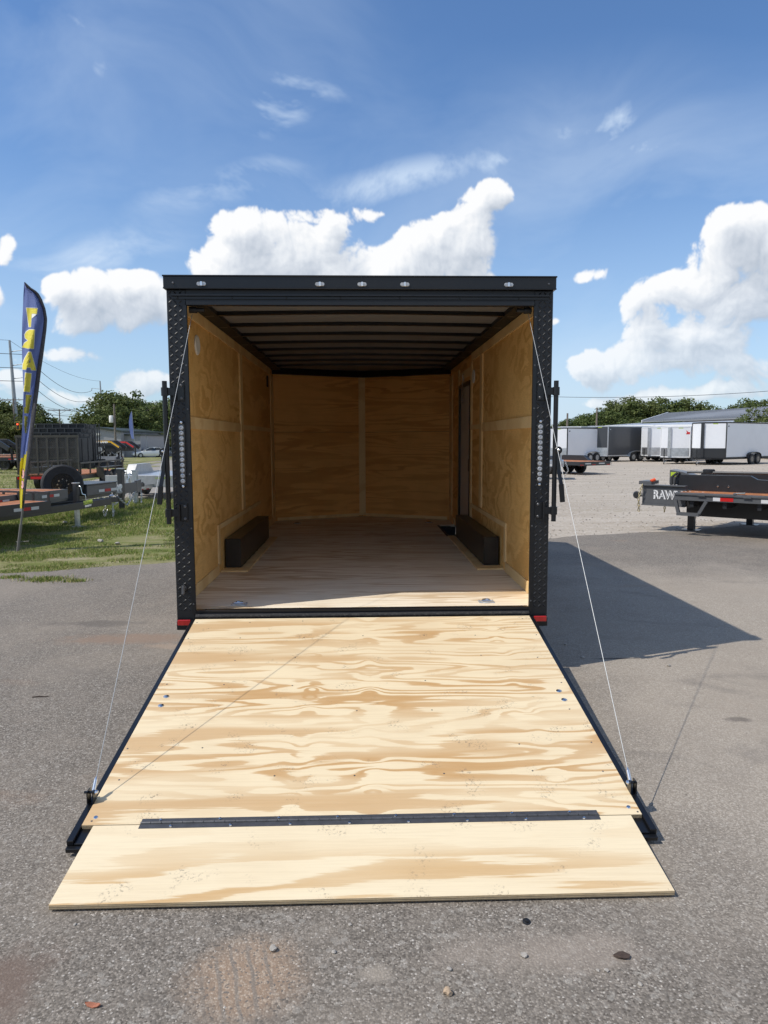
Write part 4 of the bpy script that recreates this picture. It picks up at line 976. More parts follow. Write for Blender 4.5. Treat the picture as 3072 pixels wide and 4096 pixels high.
# ------------------------------------------------------------------ utility trailer with upright mesh ramp gate
def mesh_gate(name, label, x0, x1, y, zb, zt):
    W = x1-x0; cx = (x0+x1)/2
    t = thing(name, label, 'trailer', (cx, y, gz(cx, y)), 0)
    mb = MB(); mb.box(-W/2, W/2, 0, 4.2, zb-.16, zb-.04); mb.build('frame', 'steelolive', t)
    for i in range(9):
        a = -W/2+.03+(W-.06)*i/9; MB().box(a+.006, a+(W-.06)/9-.006, .0, 4.2, zb-.039, zb).build('plank', 'deckwood', t)
    mb = MB(); mb.box(-W/2-.02, W/2+.02, -.05, -.005, zt-.07, zt)
    for k in range(7):
        x = -W/2+.02+(W-.04)*k/6; mb.bar((x, -.025, zb), (x, -.025, zt-.07), .04, .04, (0, 1, 0))
    mb.bar((-W/2, -.025, zb+.05), (W/2, -.025, zb+.05), .05, .05); mb.bar((-W/2, -.025, (zb+zt)/2-.1), (W/2, -.025, (zb+zt)/2-.1), .02, .02); g_ = mb.build('ramp_gate', 'steelolive', t)
    # expanded metal mesh: strands
    mb = MB(); p = .055; hh = zt-.07-zb-.06; z0 = zb+.06; n = int((W+hh)/p)
    for k in range(n):
        u = -W/2+k*p
        for sg in (0, 1):
            xa, za = (u, z0); xb, zb_ = (u-hh, z0+hh)
            if xa > W/2: za = z0+(xa-W/2); xa = W/2
            if xb < -W/2: zb_ = z0+hh-(-W/2-xb); xb = -W/2
            if zb_ <= za: continue
            if sg: xa, xb = -xa, -xb
            mb.bar((xa, -.022, za), (xb, -.022, zb_), .005, .007)
    stuff(mb.build('gate_mesh', 'steelolive', g_))
    for s in (-1, 1):
        mb = MB(); a0, a1 = sorted((s*(W/2+.01), s*(W/2+.26)))
        mb.box(a0, a1, 1.4, 3.2, .78, .80); mb.box(a0, a1, 1.38, 1.40, .45, .80); mb.box(a0, a1, 3.2, 3.22, .45, .80); mb.build('fender', 'steelolive', t)
        for k in (0, 1): wheel(t, (s*(W/2+.135), 1.85+k*.85, .34), .34, .2, (s, 0, 0))
        MB().box(s*W/2-.04, s*W/2+.04, -.06, 0, zb-.5, zb-.05).build('corner_leg', 'steelolive', t)
        MB().box(min(s*W/2, s*(W/2-.22)), max(s*W/2, s*(W/2-.22)), -.062, -.056, zb-.15, zb-.07).build('tail_lamp', 'redlens', t)
        mb = MB(); mb.box(s*W/2-.025, s*W/2+.025, .02, 4.2, zb+.33, zb+.38)
        for k in range(6): mb.box(s*W/2-.02, s*W/2+.02, .05+k*.8, .09+k*.8, zb, zb+.33)
        mb.build('side_rail', 'steelolive', t)
    MB().box(-.55, .15, -.066, -.06, zb-.14, zb-.06).build('bumper_tape', 'tapered', t)
    mb = MB(); mb.bar((-W/2, 4.2, zb-.1), (0, 5.6, .45), .05, .08); mb.bar((W/2, 4.2, zb-.1), (0, 5.6, .45), .05, .08); mb.build('tongue', 'steelolive', t); MB().box(-.04, .04, 5.2, 5.28, 0, .8).build('jack', 'steelolive', t)
    return t
mesh_gate('utility_trailer', 'olive utility trailer with tall mesh ramp gate standing upright', -10.86, -8.93, 17.9, .62, 1.86)
# ------------------------------------------------------------------ tall ribbed dump trailers, parked side by side
def dump(px, py, y, L, H, i):
    p = at(px, py, y=y); g = gz(p.x, y); top = p.z-g
    t = thing('dump_trailer', ['black tall sided dump trailer standing in front of its row', 'black ribbed dump trailer second in its row behind the mesh gate', 'black ribbed dump trailer third in its row', 'black ribbed dump trailer last and tallest in its row'][i], 'trailer', (p.x, y, g), R(4), 'dump trailers')
    z0 = .75; mb = MB(); mb.box(-L, 0, -.02, .02, z0, top-.06); mb.box(-L, 0, 1.9, 1.94, z0, top-.06); mb.box(-.03, 0, .021, 1.899, z0, top-.06); mb.box(-L, 0, .021, 1.899, z0, z0+.05); mb.build('bed', 'blackflat', t)
    MB().box(-L-.03, .03, -.06, .04, top-.059, top).build('top_rail', 'steeldark', t); MB().box(-L-.03, .03, 1.88, 1.98, top-.059, top).build('top_rail', 'steeldark', t)
    for k in range(7): MB().box(-L+.05+k*(L-.1)/6-.035, -L+.05+k*(L-.1)/6+.035, -.085, -.021, z0, top-.06).build('rib', 'steeldark', t)
    MB().box(-L, 0, -.075, -.0215, z0+(top-z0)*.55, z0+(top-z0)*.55+.07).build('rub_rail', 'steeldark', t)
    mb = MB(); mb.box(-L, .6, .4, .5, .45, .74); mb.box(-L, .6, 1.4, 1.5, .45, .74); mb.bar((.6, .45, .55), (1.7, .95, .5), .08, .12); mb.bar((.6, 1.45, .55), (1.7, .95, .5), .08, .12); mb.build('chassis', 'blackflat', t)
    for k in range(3): mb = MB().tube([(.12+.12*k, .3+.5*k, .55), (.12+.12*k, .3+.5*k, top-.1+.06*k)], .035, 8).build('hydraulic_post', 'steeldark', t)
    MB().box(1.5, 1.58, .9, .98, 0, .95).build('jack', 'blackflat', t)
    for k in (0, 1):
        for s, yy in ((-1, .02), (1, 1.92)): wheel(t, (-L*.5-k*.85, yy-s*.0, .36), .36, .2, (0, s, 0))
for i, (px, py, y) in enumerate([(308, 1746, 29.0), (318, 1729, 31.6), (332, 1711, 34.2), (343, 1694, 36.8)]): dump(px, py, y, 2.75, 0, i)
# ------------------------------------------------------------------ gooseneck trailers
def gooseneck(loc, rz, label, arc, txt, tm, sc_=1.0, L=5.0):
    t = thing('gooseneck_trailer', label, 'trailer', loc, rz, 'gooseneck trailers')
    W = 2.2
    for s in (-1, 1):
        mb = MB(); y = s*.45
        mb.bar((0, y, .75), (0, y, 1.72), .12, .28, (1, 0, 0)); mb.bar((-.06, y, 1.80), (1.7, y, 1.80), .12, .30); mb.bar((1.66, y, 1.82), (2.35, y, 1.38), .12, .26)
        mb.build('neck_beam', 'steeldark', t, False, .01)
        MB().bar((.0, y+s*.064, 1.86), (1.65, y+s*.064, 1.86), .004, .12).bar((1.68, y+s*.064, 1.86), (2.3, y+s*.064, 1.46), .004, .12).build('neck_stripe', arc, t)
        j = MB().box(.35, .47, s*.75-.06, s*.75+.06, .35, 1.5).build('jack', 'steeldark', t); MB().box(.31, .51, s*.75-.1, s*.75+.1, 0, .03).build('foot', 'steeldark', j); MB().box(.37, .45, s*.75-.04, s*.75+.04, .03, .35).build('leg', 'galv', j)
    mb = MB(); mb.box(1.2, 1.9, -.4, .4, 1.15, 1.6); mb.build('toolbox', 'blackflat', t, False, .01); MB().box(.08, .3, -.85, .85, .9, 1.5).box(-1.6, -.2, -.9, .9, .88, 1.25).build('bulkhead_box', 'blackflat', t, False, .01)
    MB().tube([(2.2, 0, 1.42), (2.2, 0, .75)], .06, 10).lathe([(.1, 0), (.1, .12), (.05, .16)], (2.2, 0, .62), n=12).build('coupler', 'steeldark', t)
    mb = MB(); mb.box(-L, 0, -W/2, -W/2+.08, .62, .86); mb.box(-L, 0, W/2-.08, W/2, .62, .86); mb.box(-.12, -.001, -W/2+.081, W/2-.081, .62, .86); mb.build('frame', 'steeldark', t)
    planks(t, -L, -.121, -W/2+.082, W/2-.082, .87, 8)
    tape(t, ((-.2, -W/2-.003, .74), (-2.6, -W/2-.003, .74)), None, 6, .06)
    MB().chain([(.3, -.5, 1.2), (.7, -.55, .85), (1.2, -.5, 1.2)], .07, .01).build('safety_chain', 'chain', t)
    wheel(t, (.85, -.40, 1.33), .3, .18, (0, -1, 0), 'rimsilver', 'spare_wheel')
    if txt: text(txt, frameM((.85, -.452-.07, 1.82), (1, 0, 0), (0, 0, 1)), tm, t, 'decal', .16, width=1.3, bold=.01)
    for k in (0, 1):
        for s in (-1, 1): wheel(t, (-L*.6-k*.9, s*.8, .38), .38, .3, (0, s, 0))
    return t
GN = [(-19.6, 41.5, 'gooseneck trailer with red striped neck behind the aluminium trailers', 'decalred', 'QUAD XX', 'decalwhite'), (-19.4, 47.0, 'gooseneck trailer with yellow striped neck and white lettering', 'decalyellow', 'SOUTHLAND', 'decalwhite'),
 (-20.6, 54.0, 'gooseneck trailer with red striped neck beside the white sedan', 'decalred', '', 'decalwhite'), (-24.3, 52.0, 'plain black gooseneck trailer standing before the low grey building', 'steeldark', '', 'decalwhite'), (-25.0, 58.0, 'black gooseneck trailer with dull red stripe before the low grey building', 'decalred', '', 'decalwhite'), (-21.8, 36.0, 'black gooseneck trailer lettered grand seen through the mesh gate', 'steeldark', 'GRAND 1X', 'decalwhite')]
for x, y, lab, arc, tx, tm in GN: gooseneck((x, y, gz(x, y)), R(-8), lab, arc, tx, tm)
# small aluminium utility trailers
def small_alum(loc, rz, label, W, L):
    t = thing('aluminium_trailer', label, 'trailer', loc, rz)
    MB().box(-W/2, W/2, 0, L, .48, .53).build('deck', 'alum', t)
    for s in (-1, 1): MB().box(s*W/2-.02, s*W/2+.02, 0, L, .46, .86).build('side_panel', 'alumdull', t)
    MB().box(-W/2+.021, W/2-.021, L-.04, L, .531, .86).build('front_panel', 'alumdull', t)
    MB().bar((-W/2, -.02, .49), (W/2, -.02, .49), .05, .09).build('rear_bar', 'steeldark', t)
    for s in (-1, 1):
        a0, a1 = sorted((s*(W/2+.021), s*(W/2+.23))); f_ = MB().box(a0, a1, .5, 1.6, .76, .79).box(a0, a1, .48, .499, .38, .79).build('fender', 'alum', t); MB().box(a0+.04, a1-.04, .47, .479, .48, .56).build('tail_lamp', 'redlens', f_)
        wheel(t, (s*(W/2+.125), 1.05, .33), .33, .19, (s, 0, 0), 'rimsilver')
    mb = MB(); mb.bar((-W/2, L, .47), (0, L+1.2, .45), .06, .08); mb.bar((W/2, L, .47), (0, L+1.2, .45), .06, .08); mb.build('tongue', 'galv', t); MB().tube([(0, L+.9, 0), (0, L+.9, .95)], .035, 8).tube([(0, L+.9, .95), (.15, L+.9, .97), (.15, L+.9, 1.08)], .012, 6).build('jack', 'galv', t)
    return t
p = ground(412, 1886); small_alum((p.x, p.y, p.z), R(14), 'small aluminium utility trailer with bright bed beside the mesh gate', 1.5, 2.6)
p = ground(470, 1850); t_ = small_alum((p.x-.6, p.y, p.z), R(20), 'dull aluminium utility trailer farther along the lane', 1.9, 3.2)
# leftmost stored trailers with upright ramps
for k, (px, py, lab) in enumerate([(20, 1945, 'black equipment trailer with upright black ramps beside the olive utility trailer')]):
    p = Vector((-13.6, 18.5, gz(-13.6, 18.5)))
    t = deck_trailer('equipment_trailer', lab, p, (-.25, .97), 5.0, 2.1, .72, 1.6, 'steeldark', jackx=1.3, rail=False)
    for s in (-1, 1):
        r_ = MB()
        for a in (-.18, .18): r_.bar((-5.0, s*.6+a, .72), (-5.15, s*.6+a, 2.0), .06, .08, (0, 1, 0))
        for q in range(7): r_.bar((-5.0-.02*q, s*.6-.18, .85+.17*q), (-5.0-.02*q, s*.6+.18, .85+.17*q), .05, .04)
        r_.build('ramp', 'steeldark', t)
    text('B', frameM((-5.02, .5, .55), (0, -1, 0), (0, 0, 1)), 'decalpink', t, 'decal', .2)
p = Vector((-16.5, 23, gz(-16.5, 23))); deck_trailer('equipment_trailer', 'black flatbed trailer behind the one with upright ramps', p, (-.2, .98), 5.5, 2.3, .8, 1.6, 'steeldark', jackx=1.3)
# ------------------------------------------------------------------ left: cars, low building, poles
mat('carwhite', (.78, .79, .80), .25, 0, coat=.6); mat('carsilver', (.36, .39, .43), .28, .4, coat=.6); mat('cardark', (.05, .055, .065), .28, 0, coat=.6); mat('carblue', (.03, .20, .55), .3, 0, coat=.6)
mat('glass', (.02, .028, .034), .06, 0, coat=.5); mat('headlamp', (.7, .72, .74), .1, .2)
def car(loc, rz, label, paint, sc_=1.0, group=None, suv=False):
    t = thing('parked_car', label, 'car', loc, rz, group); t.scale = (sc_,)*3
    hh = 1.66 if suv else 1.43
    # stations along the length (x forward): half width, sill z, belt z
    st = [(-2.30, .70, .45, .86), (-2.2, .80, .30, .98), (-1.7, .88, .24, 1.02), (-.8, .91, .22, .98), (.4, .91, .22, .94), (1.2, .90, .24, .90), (1.8, .87, .26, .80), (2.2, .80, .28, .70), (2.36, .66, .34, .60)]
    mb = MB(); n = 10
    for x, hw, z0, z1 in st:
        pr = [(-hw*.86, z0), (-hw*.98, z0+(z1-z0)*.25), (-hw, z0+(z1-z0)*.6), (-hw*.93, z1-.04), (-hw*.80, z1), (hw*.80, z1), (hw*.93, z1-.04), (hw, z0+(z1-z0)*.6), (hw*.98, z0+(z1-z0)*.25), (hw*.86, z0)]
        mb.v += [(x, y, z) for y, z in pr]
    for i in range(len(st)-1):
        for k in range(n): mb.f.append((i*n+k, i*n+(k+1) % n, (i+1)*n+(k+1) % n, (i+1)*n+k))
    mb.f.append(tuple(range(n))); mb.f.append(tuple((len(st)-1)*n+k for k in range(n)))
    mb.build('body', paint, t, True)
    gh = [(-2.0, .62, .98, 1.00), (-1.2, .64, .97, hh-.06), (-.5, .64, .97, hh), (.1, .63, .95, hh-.03), (1.05, .68, .90, .96)]
    if suv: gh[0] = (-2.15, .62, .98, 1.3)
    g = MB(); r_ = MB()
    for x, hw, z0, z1 in gh: g.v += [(x, -hw*1.18, z0), (x, -hw, z1-.03), (x, -hw*.8, z1), (x, hw*.8, z1), (x, hw, z1-.03), (x, hw*1.18, z0)]
    for i in range(len(gh)-1):
        for k in range(5): g.f.append((i*6+k, i*6+k+1, (i+1)*6+k+1, (i+1)*6+k))
    g.build('windows', 'glass', t, True)
    for x, hw, z0, z1 in gh[1:4]: r_.v += [(x, -hw*1.0, z1-.025), (x, -hw*.8, z1+.008), (x, hw*.8, z1+.008), (x, hw*1.0, z1-.025)]
    for i in range(2):
        for k in range(3): r_.f.append((i*4+k, i*4+k+1, (i+1)*4+k+1, (i+1)*4+k))
    for sg in (-1, 1):
        r_.bar((-2.0, sg*.66, .99), (-1.2, sg*.66, hh-.07), .07, .05); r_.bar((1.05, sg*.70, .94), (.1, sg*.64, hh-.05), .06, .05); r_.bar((-.45, sg*.70, .97), (-.5, sg*.655, hh-.05), .05, .03); r_.bar((-1.2, sg*.645, hh-.06), (.1, sg*.635, hh-.04), .05, .04)
    r_.build('roof', paint, t, True)
    for s in (-1, 1):
        for x in (-1.40, 1.42): wheel(t, (x, s*.83, .33), .33, .2, (0, s, 0), 'rimsilver')
        MB().bar((1.95, s*.72, .66), (2.27, s*.56, .62), .03, .10).build('headlight', 'headlamp', t); MB().bar((-2.25, s*.72, .80), (-2.28, s*.45, .80), .03, .1).build('tail_light', 'redlens', t); MB().bar((.7, s*.93, .96), (.85, s*1.02, .97), .1, .1).build('mirror', paint, t)
    MB().prism([(-.42, .62), (.42, .62), (.30, .50), (.46, .33), (-.46, .33), (-.30, .50)], lambda u, v, w_: (2.345+w_-.12*abs(u), u, v), 0, .05).build('grille', 'blackflat', t)
    return t
p = ground(598, 1830); car((p.x, p.y, p.z), R(212), 'white sedan parked nose out beside the gooseneck trailers', 'carwhite')
p = ground(655, 1824); car((p.x+.6, p.y, p.z), R(200), 'silver sedan parked behind the white sedan', 'carsilver')
for px, py, pt, lab, s_ in [(608, 1806, 'carwhite', 'white car roof showing behind the white sedan', True), (600, 1800, 'cardark', 'dark car parked farthest back by the trees', True), (640, 1801, 'cardark', 'dark grey car parked behind the silver sedan', True), (658, 1800, 'carblue', 'bright blue car parked in the back row', False)]:
    p = ground(px, py+8); car((p.x, p.y, p.z), R(random.uniform(190, 220)), lab, pt, 1.0, None, s_)
mat('bldgrey', (.30, .30, .315), .6, 0, .06, 3); mat('bldband', (.03, .032, .04), .5); mat('bldroof', (.035, .045, .035), .5)
y0 = 92.0; a_ = at(350, 1725, y=y0); b_ = at(522, 1738, y=y0+4); c_ = at(551, 1744, y=y0+6)
t = thing('low_building', 'low grey metal building with dark roof edge and dark band', 'building', (a_.x, y0, gz(a_.x, y0)))
gb = gz(a_.x, y0); Hh = a_.z-gb; Wd = b_.x-a_.x
def ridge(x): return Hh+.35-.45*max(0, (x-1.5)/Wd)*1.6
MB().prism([(0, -.3), (Wd, -.3), (Wd, ridge(Wd)), (1.5, Hh+.35), (0, Hh+.15)], lambda u, v, w_: (u, w_, v), 0, 22).build('wall', 'bldgrey', t)
MB().box(.0, Wd, -.04, -.005, 1.55, 2.05).build('band', 'bldband', t)
MB().prism([(-.2, Hh+.12), (1.5, Hh+.352), (Wd+.2, ridge(Wd)-.0), (Wd+.2, ridge(Wd)+.22), (1.5, Hh+.58), (-.2, Hh+.36)], lambda u, v, w_: (u, w_, v), -.3, 22.2).build('roof', 'bldroof', t)
MB().box(Wd+.001, Wd+2.1, 1.5, 16, -.3, 3.0).build('annex', 'bldgrey', t); MB().box(Wd-.0+.01, Wd+2.3, 1.3, 16, 3.001, 3.2).build('annex_roof', 'bldroof', t); MB().box(Wd+.002, Wd+2.1, 1.46, 1.495, 1.4, 1.8).build('annex_band', 'bldband', t)
MB().box(1.2, 1.7, -.15, -.006, Hh-.55, Hh-.25).build('wall_lamp', 'ventwhite', t)
mat('polesteel', (.30, .33, .34), .5, .2); mat('polewood', (.17, .145, .12), .9, 0, .25, 6); mat('wire', (.03, .03, .032), .6)
def pole_at(px, py, y): p = at(px, py, y=y); return p, gz(p.x, y)
wires = []
def steel_pole(px, py, y, lean, label, arms):
    p, g = pole_at(px, py, y); H = p.z-g
    t = thing('transmission_pole', label, 'pole', (p.x+lean, y, g))
    MB().tube([(0, 0, 0), (-lean, 0, H)], [.55, .22], 12).build('mast', 'polesteel', t, True)
    tips = []
    for f, L, sg in arms:
        b0 = Vector((-lean*f, 0, H*f)); e = b0+Vector((L*sg, 0, .35)); MB().tube([b0, e], [.11, .07], 6).build('arm', 'polesteel', t); MB().tube([e, e+Vector((.15*sg, 0, -.9))], .09, 6).build('insulator', 'polewood', t)
        tips.append(Vector((p.x+lean, y, g))+e+Vector((.15*sg, 0, -.9)))
    tips.append(p.copy()); return tips
ta = steel_pole(38, 1361, 150, .6, 'tall grey steel transmission pole beside the feather banner', [(.90, 2.6, 1), (.78, 2.8, 1), (.665, 3.0, 1)])
tb = steel_pole(400, 1524, 255, .5, 'tall steel transmission pole rising behind the oak trees', [(.88, 3.0, -1), (.76, 3.0, -1), (.64, 3.0, -1)])
def wire(a, b_, sag, label, r=.035, grp='overhead wires', n=28):
    a = Vector(a); b_ = Vector(b_); pts = [a.lerp(b_, k/n)-Vector((0, 0, sag*4*(k/n)*(1-k/n))) for k in range(n+1)]
    o = MB().tube([q-a for q in pts], r, 5).build('power_line', 'wire', None, True); o.location = a; tag(o, label, 'wire', grp)
for k in range(4):
    wire(ta[k], tb[k], 3.4 if k < 3 else 2.0, 'power line sagging between the two steel transmission poles', .06 if k < 3 else .035, 'lines between the steel poles')
    wire(ta[k], ta[k]+Vector((-70, -45, 6)), 2.0, 'power line running from the steel pole out over the road', .06 if k < 3 else .035, 'lines over the road')
def tpole(px, py, y, H0, label, arm=1.3, tr=False):
    p, g = pole_at(px, py, y); H = p.z-g
    t = thing('utility_pole', label, 'pole', (p.x, y, g)); MB().tube([(0, 0, 0), (0, 0, H)], [.17, .12], 8).build('mast', 'polewood', t, True)
    if arm: 
        MB().bar((-arm, 0, H-.25), (arm, 0, H-.25), .12, .14).build('crossarm', 'polewood', t); MB().bar((-arm*.6, 0, H-.3), (0, 0, H-1.0), .05, .05).bar((arm*.6, 0, H-.3), (0, 0, H-1.0), .05, .05).build('brace', 'polewood', t)
        for s in (-.9, -.45, .45, .9): MB().tube([(s*arm, 0, H-.18), (s*arm, 0, H+.1)], .05, 6).build('insulator', 'polesteel', t)
    if tr: MB().lathe([(.25, 0), (.28, .1), (.28, .8), (.2, .9), (0, .9)], (-.42, 0, H*.66), n=12).build('transformer', 'ventwhite', t, True)
    return Vector((p.x, y, g+H))
u1 = tpole(237, 1637, 150, 0, 'wooden utility pole with crossarm against the open sky', 2.4)
u2 = tpole(53, 1594, 140, 0, 'utility pole with crossarm partly hidden by the steel pole', 2.4)
u3 = tpole(456, 1616, 88, 0, 'plain wooden pole with white transformer before the oak trees', 0, True)
for s in (-1, 1):
    for dz in (0, -1.2): wire(u1+Vector((s*2.0, 0, dz)), u1+Vector((60+s*2.0, 70, dz+1)), 1.5, 'thin line running from the crossarm pole behind the trees', .03, 'distribution lines'); wire(u2+Vector((s*2.0, 0, dz)), u1+Vector((s*2.0, 0, dz)), .7, 'thin line between the two crossarm poles', .03, 'distribution lines between poles')
wire(u2+Vector((0, 0, -.5)), u2+Vector((-40, -30, 5)), 1.0, 'thin line running left from the hidden crossarm pole', .03, 'distribution lines')
# traffic signal and street sign
mat('signalyellow', (.55, .30, .02), .5); emis('signalred', (1.0, .06, .02), 4.0); mat('signgreen', (.0, .20, .11), .5)
p = at(73, 1704, y=100); g = gz(p.x, 100)
t = thing('traffic_signal', 'yellow framed traffic signal showing red on a mast arm', 'traffic light', (p.x, 100, g)); zz0 = p.z-g
MB().box(-.22, .22, -.12, .1, zz0-.55, zz0+.62).build('backplate', 'signalyellow', t); MB().box(-.15, .15, -.2, -.121, zz0-.48, zz0+.55).build('housing', 'blackflat', t)
MB().lathe([(.11, 0), (.1, .04), (0, .05)], (0, -.201, zz0+.25), (0, -1, 0), 12).build('red_lamp', 'signalred', t)
MB().tube([(0, .12, zz0+.3), (4.4, .3, zz0+.15)], .07, 8).tube([(4.4, .3, zz0+.2), (4.4, .3, 0)], .12, 8).build('mast_arm', 'polesteel', t)
p = at(8, 1766, y=80); g = gz(p.x, 80)
t = thing('street_sign', 'green street sign with white writing beyond the stored trailers', 'sign', (p.x, 80, g)); MB().box(-.9, .75, -.03, 0, p.z-g-.3, p.z-g+.22).build('panel', 'signgreen', t); MB().tube([(.1, .06, 0), (.1, .06, p.z-g+.2)], .05, 6).build('post', 'polesteel', t)
for dz in (.1, -.12): MB().box(-.5, .5, -.036, -.031, p.z-g+dz-.05, p.z-g+dz+.03).build('writing', 'decalwhite', t)
# far feather flags
for px, py, pb, y, m_, lab in [(527, 1644, 1770, 84, 'bannerblue', 'small blue and gold feather flag by the low building'), (585, 1740, 1790, 96, 'printwhite', 'white feather flag behind the white sedan'), (626, 1757, 1800, 104, 'ventwhite', 'short pale feather flag under the trees'), (566, 1745, 1790, 100, 'carblue', 'thin pale blue feather flag by the trees')]:
    p = at(px, py, y=y); g = gz(p.x, y); H = p.z-g; t = thing('feather_flag', lab, 'banner', (p.x, y, g))
    MB().tube([(.12*H/3, 0, 0), (.05*H/3, 0, H*.7), (-.0, 0, H)], .025, 6).build('pole', 'polesteel', t)
    mb = MB(); n = 10; bl = .42 if m_ == 'bannerblue' else .12
    for k in range(n+1):
        f = k/n; z = H*(bl+(1-bl)*f); x0 = .08*H/3*(1-f); wd = .5*math.sin(math.pi*min(1, .15+.85*f))**.7+.02
        mb.v += [(x0, -.03+.03*math.sin(f*9), z), (x0-wd*.9, -.03+.05*math.sin(f*7), z)]
    mb.f += [(2*k, 2*k+1, 2*k+3, 2*k+2) for k in range(n)]; mb.build('banner', m_, t)
# ------------------------------------------------------------------ right: grey deck trailer
mat('rawgrey', (.095, .098, .104), .38, 0, .12, 6, coat=.2)
hR = Vector((-.74, .67)).normalized(); oR = Vector((5.33, 7.06))
Rt = thing('deck_trailer', 'dark grey deckover trailer with orange plank deck standing on two jacks', 'trailer', (oR.x, oR.y, 0), math.atan2(hR.y, hR.x)); rR = Vector((hR.y, -hR.x))
def rl(p): q = Vector((p[0], p[1]))-oR; return q.dot(hR), -q.dot(rR)
WR = 2.45; zr = .74
# local y runs from 0 (left rail) to -WR
mb = MB(); mb.box(-6.5, 0, -.045, 0, zr-.13, zr-.04); mb.box(-6.5, 0, -.09, -.0455, zr-.04, zr+.0); mb.box(-6.5, 0, -.02, .02, zr-.0395, zr-.005); mb.box(-6.5, 0, -WR, -WR+.05, zr-.13, zr); mb.box(-.06, 0, -WR+.051, -.0905, zr-.13, zr); mb.build('rub_rail', 'rawgrey', Rt, False, .003)
for k in range(9): MB().box(-.5-k*.7, -.38-k*.7, .021, .034, zr-.045, zr-.02).build('stake_pocket', 'rawgrey', Rt)
for i in range(11):
    a = -.092-(WR-.15)*i/11; MB().box(-6.5, -.061, a-(WR-.15)/11+.006, a-.006, zr-.04, zr+random.uniform(.001, .005)).build('plank', 'deckwood', Rt)
mb = MB(); mb.box(-6.5, .0, -.75, -.66, zr-.45, zr-.131); mb.box(-6.5, .0, -WR+.66, -WR+.75, zr-.45, zr-.131)
for k in range(12): mb.box(-.3-k*.52, -.24-k*.52, -WR+.06, -.05, zr-.24, zr-.131)
mb.build('main_beam', 'steeldark', Rt)
for q in range(6):
    x = -.62-q*.72
    MB().box(x-.11, x, .0005, .004, zr-.115, zr-.055).build('reflector_tape', 'tapewhite', Rt); MB().box(x-.31, x-.1105, .0005, .004, zr-.115, zr-.055).build('reflector_tape', 'tapered', Rt)
# tongue with pintle
tx, ty = rl((5.0, 7.67)); 
mb = MB(); mb.box(-.1, tx, ty-.12, ty-.04, .49, .82); mb.box(-.1, tx, ty-.15, ty-.0, .47, .4895); mb.box(-.1, tx, ty-.15, ty-.0, .8205, .84); mb.box(tx-.03, tx+.001, ty-.7, ty-.1505, .5, .8)
mb.bar((-.1, ty-1.2, .65), (tx, ty-.5, .65), .08, .3); mb.build('tongue', 'rawgrey', Rt, False, .003)
text('RawMaxx'.upper(), frameM((tx-.62, ty-.037, .66), (-1, 0, 0), (0, 0, 1)), 'decalwhite', Rt, 'lettering', .2, width=.86, bold=.010)
text('RawMaxx'.upper(), frameM((tx-.62, ty-.0345, .66), (-1, 0, 0), (0, 0, 1)), 'rawgrey', Rt, 'lettering', .2, width=.86, bold=-.004)
mb = MB(); mb.box(tx-.16, tx+.06, ty-.4, ty-.02, .841, .90); mb.build('tray', 'rawgrey', Rt); MB().tube([(tx-.2, ty-.1, .93), (tx-.14, ty-.05, .90)], .028, 10).build('orange_plug', 'orange', Rt)
MB().tube([(tx+.02, ty-.35, .62), (tx+.18, ty-.35, .62)], .03, 8).lathe([(.05, -.02), (.07, 0), (.05, .02)], (tx+.22, ty-.35, .62), (0, 1, 0), 12).build('pintle', 'steeldark', Rt)
MB().chain([(tx-.02, ty+.02, .85), (tx+.03, ty+.05, .6), (tx+.02, ty+.05, .36)], .06, .008).build('safety_chain', 'chaingold', Rt); MB().chain([(tx-.4, ty-.05, .46), (tx-.4, ty-.04, .36)], .05, .008).build('safety_chain', 'chaingold', Rt)
mb = MB().prism([(-.12, .84), (.36, .84), (.28, 1.0), (.10, 1.07), (-.12, 1.10)], lambda u, v, w_: (tx-.5+u*-1+.0, ty-.3+w_, v), -.35, .0); mb.build('battery_box', 'rawgrey', Rt, False, .006)
MB().box(tx-.52, tx-.40, ty-.302, ty-.298, .98, 1.06).build('warning_label', 'decalgreen', Rt); MB().box(tx-.80, tx-.55, ty-.3, ty-.2995, .86, .9).build('warning_label', 'decalwhite', Rt)
# folded ramp walls standing along the deck
for dy, sg in ((-.55, 1), (-1.75, 0)):
    w0 = MB().prism([(.15, .76), (.08, 1.02), (-1.05, 1.03), (-1.16, .97), (-1.75, .95), (-1.9, 1.05), (-2.4, 1.06), (-4.2, 1.07), (-4.2, .76)], lambda u, v, w_: (u, dy+w_, v), -.04, .04).build('ramp_wall', 'steeldark', Rt, False, .004)  # darker steel than the frame puts the walls' shade into the colour
    if sg:
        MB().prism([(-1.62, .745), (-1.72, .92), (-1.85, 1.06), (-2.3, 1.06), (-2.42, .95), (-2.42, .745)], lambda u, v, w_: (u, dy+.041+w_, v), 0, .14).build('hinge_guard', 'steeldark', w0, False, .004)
        MB().box(-2.2, -1.9, dy+.182, dy+.19, .80, .98).build('guard_panel', 'rawgrey', w0)
        for x in (-.55, -.72, -2.75): MB().lathe([(.02, 0), (.016, .012), (0, .014)], (x, dy+.041, .84), (0, 1, 0), 10).build('bolt', 'chrome', w0)
MB().tube([(.0, -.62, 1.065), (-4.0, -.62, 1.095)], .02, 8).build('hydraulic_rod', 'steeldark', Rt)
for x in (-.35, -2.0): MB().lathe([(.10, 0), (.10, .05), (.08, .06), (0, .06)], (x, -.66, 1.06), n=18).build('bumper_puck', 'blackflat', Rt, True)
MB().tube([(.13, -.5, 1.05), (.20, -.45, .98), (.20, -.42, .8), (.1, -.4, .72)], .022, 8).tube([(.10, -.52, 1.06), (.15, -.46, .95), (.15, -.42, .78)], .018, 8).build('hose', 'blackflat', Rt, True)
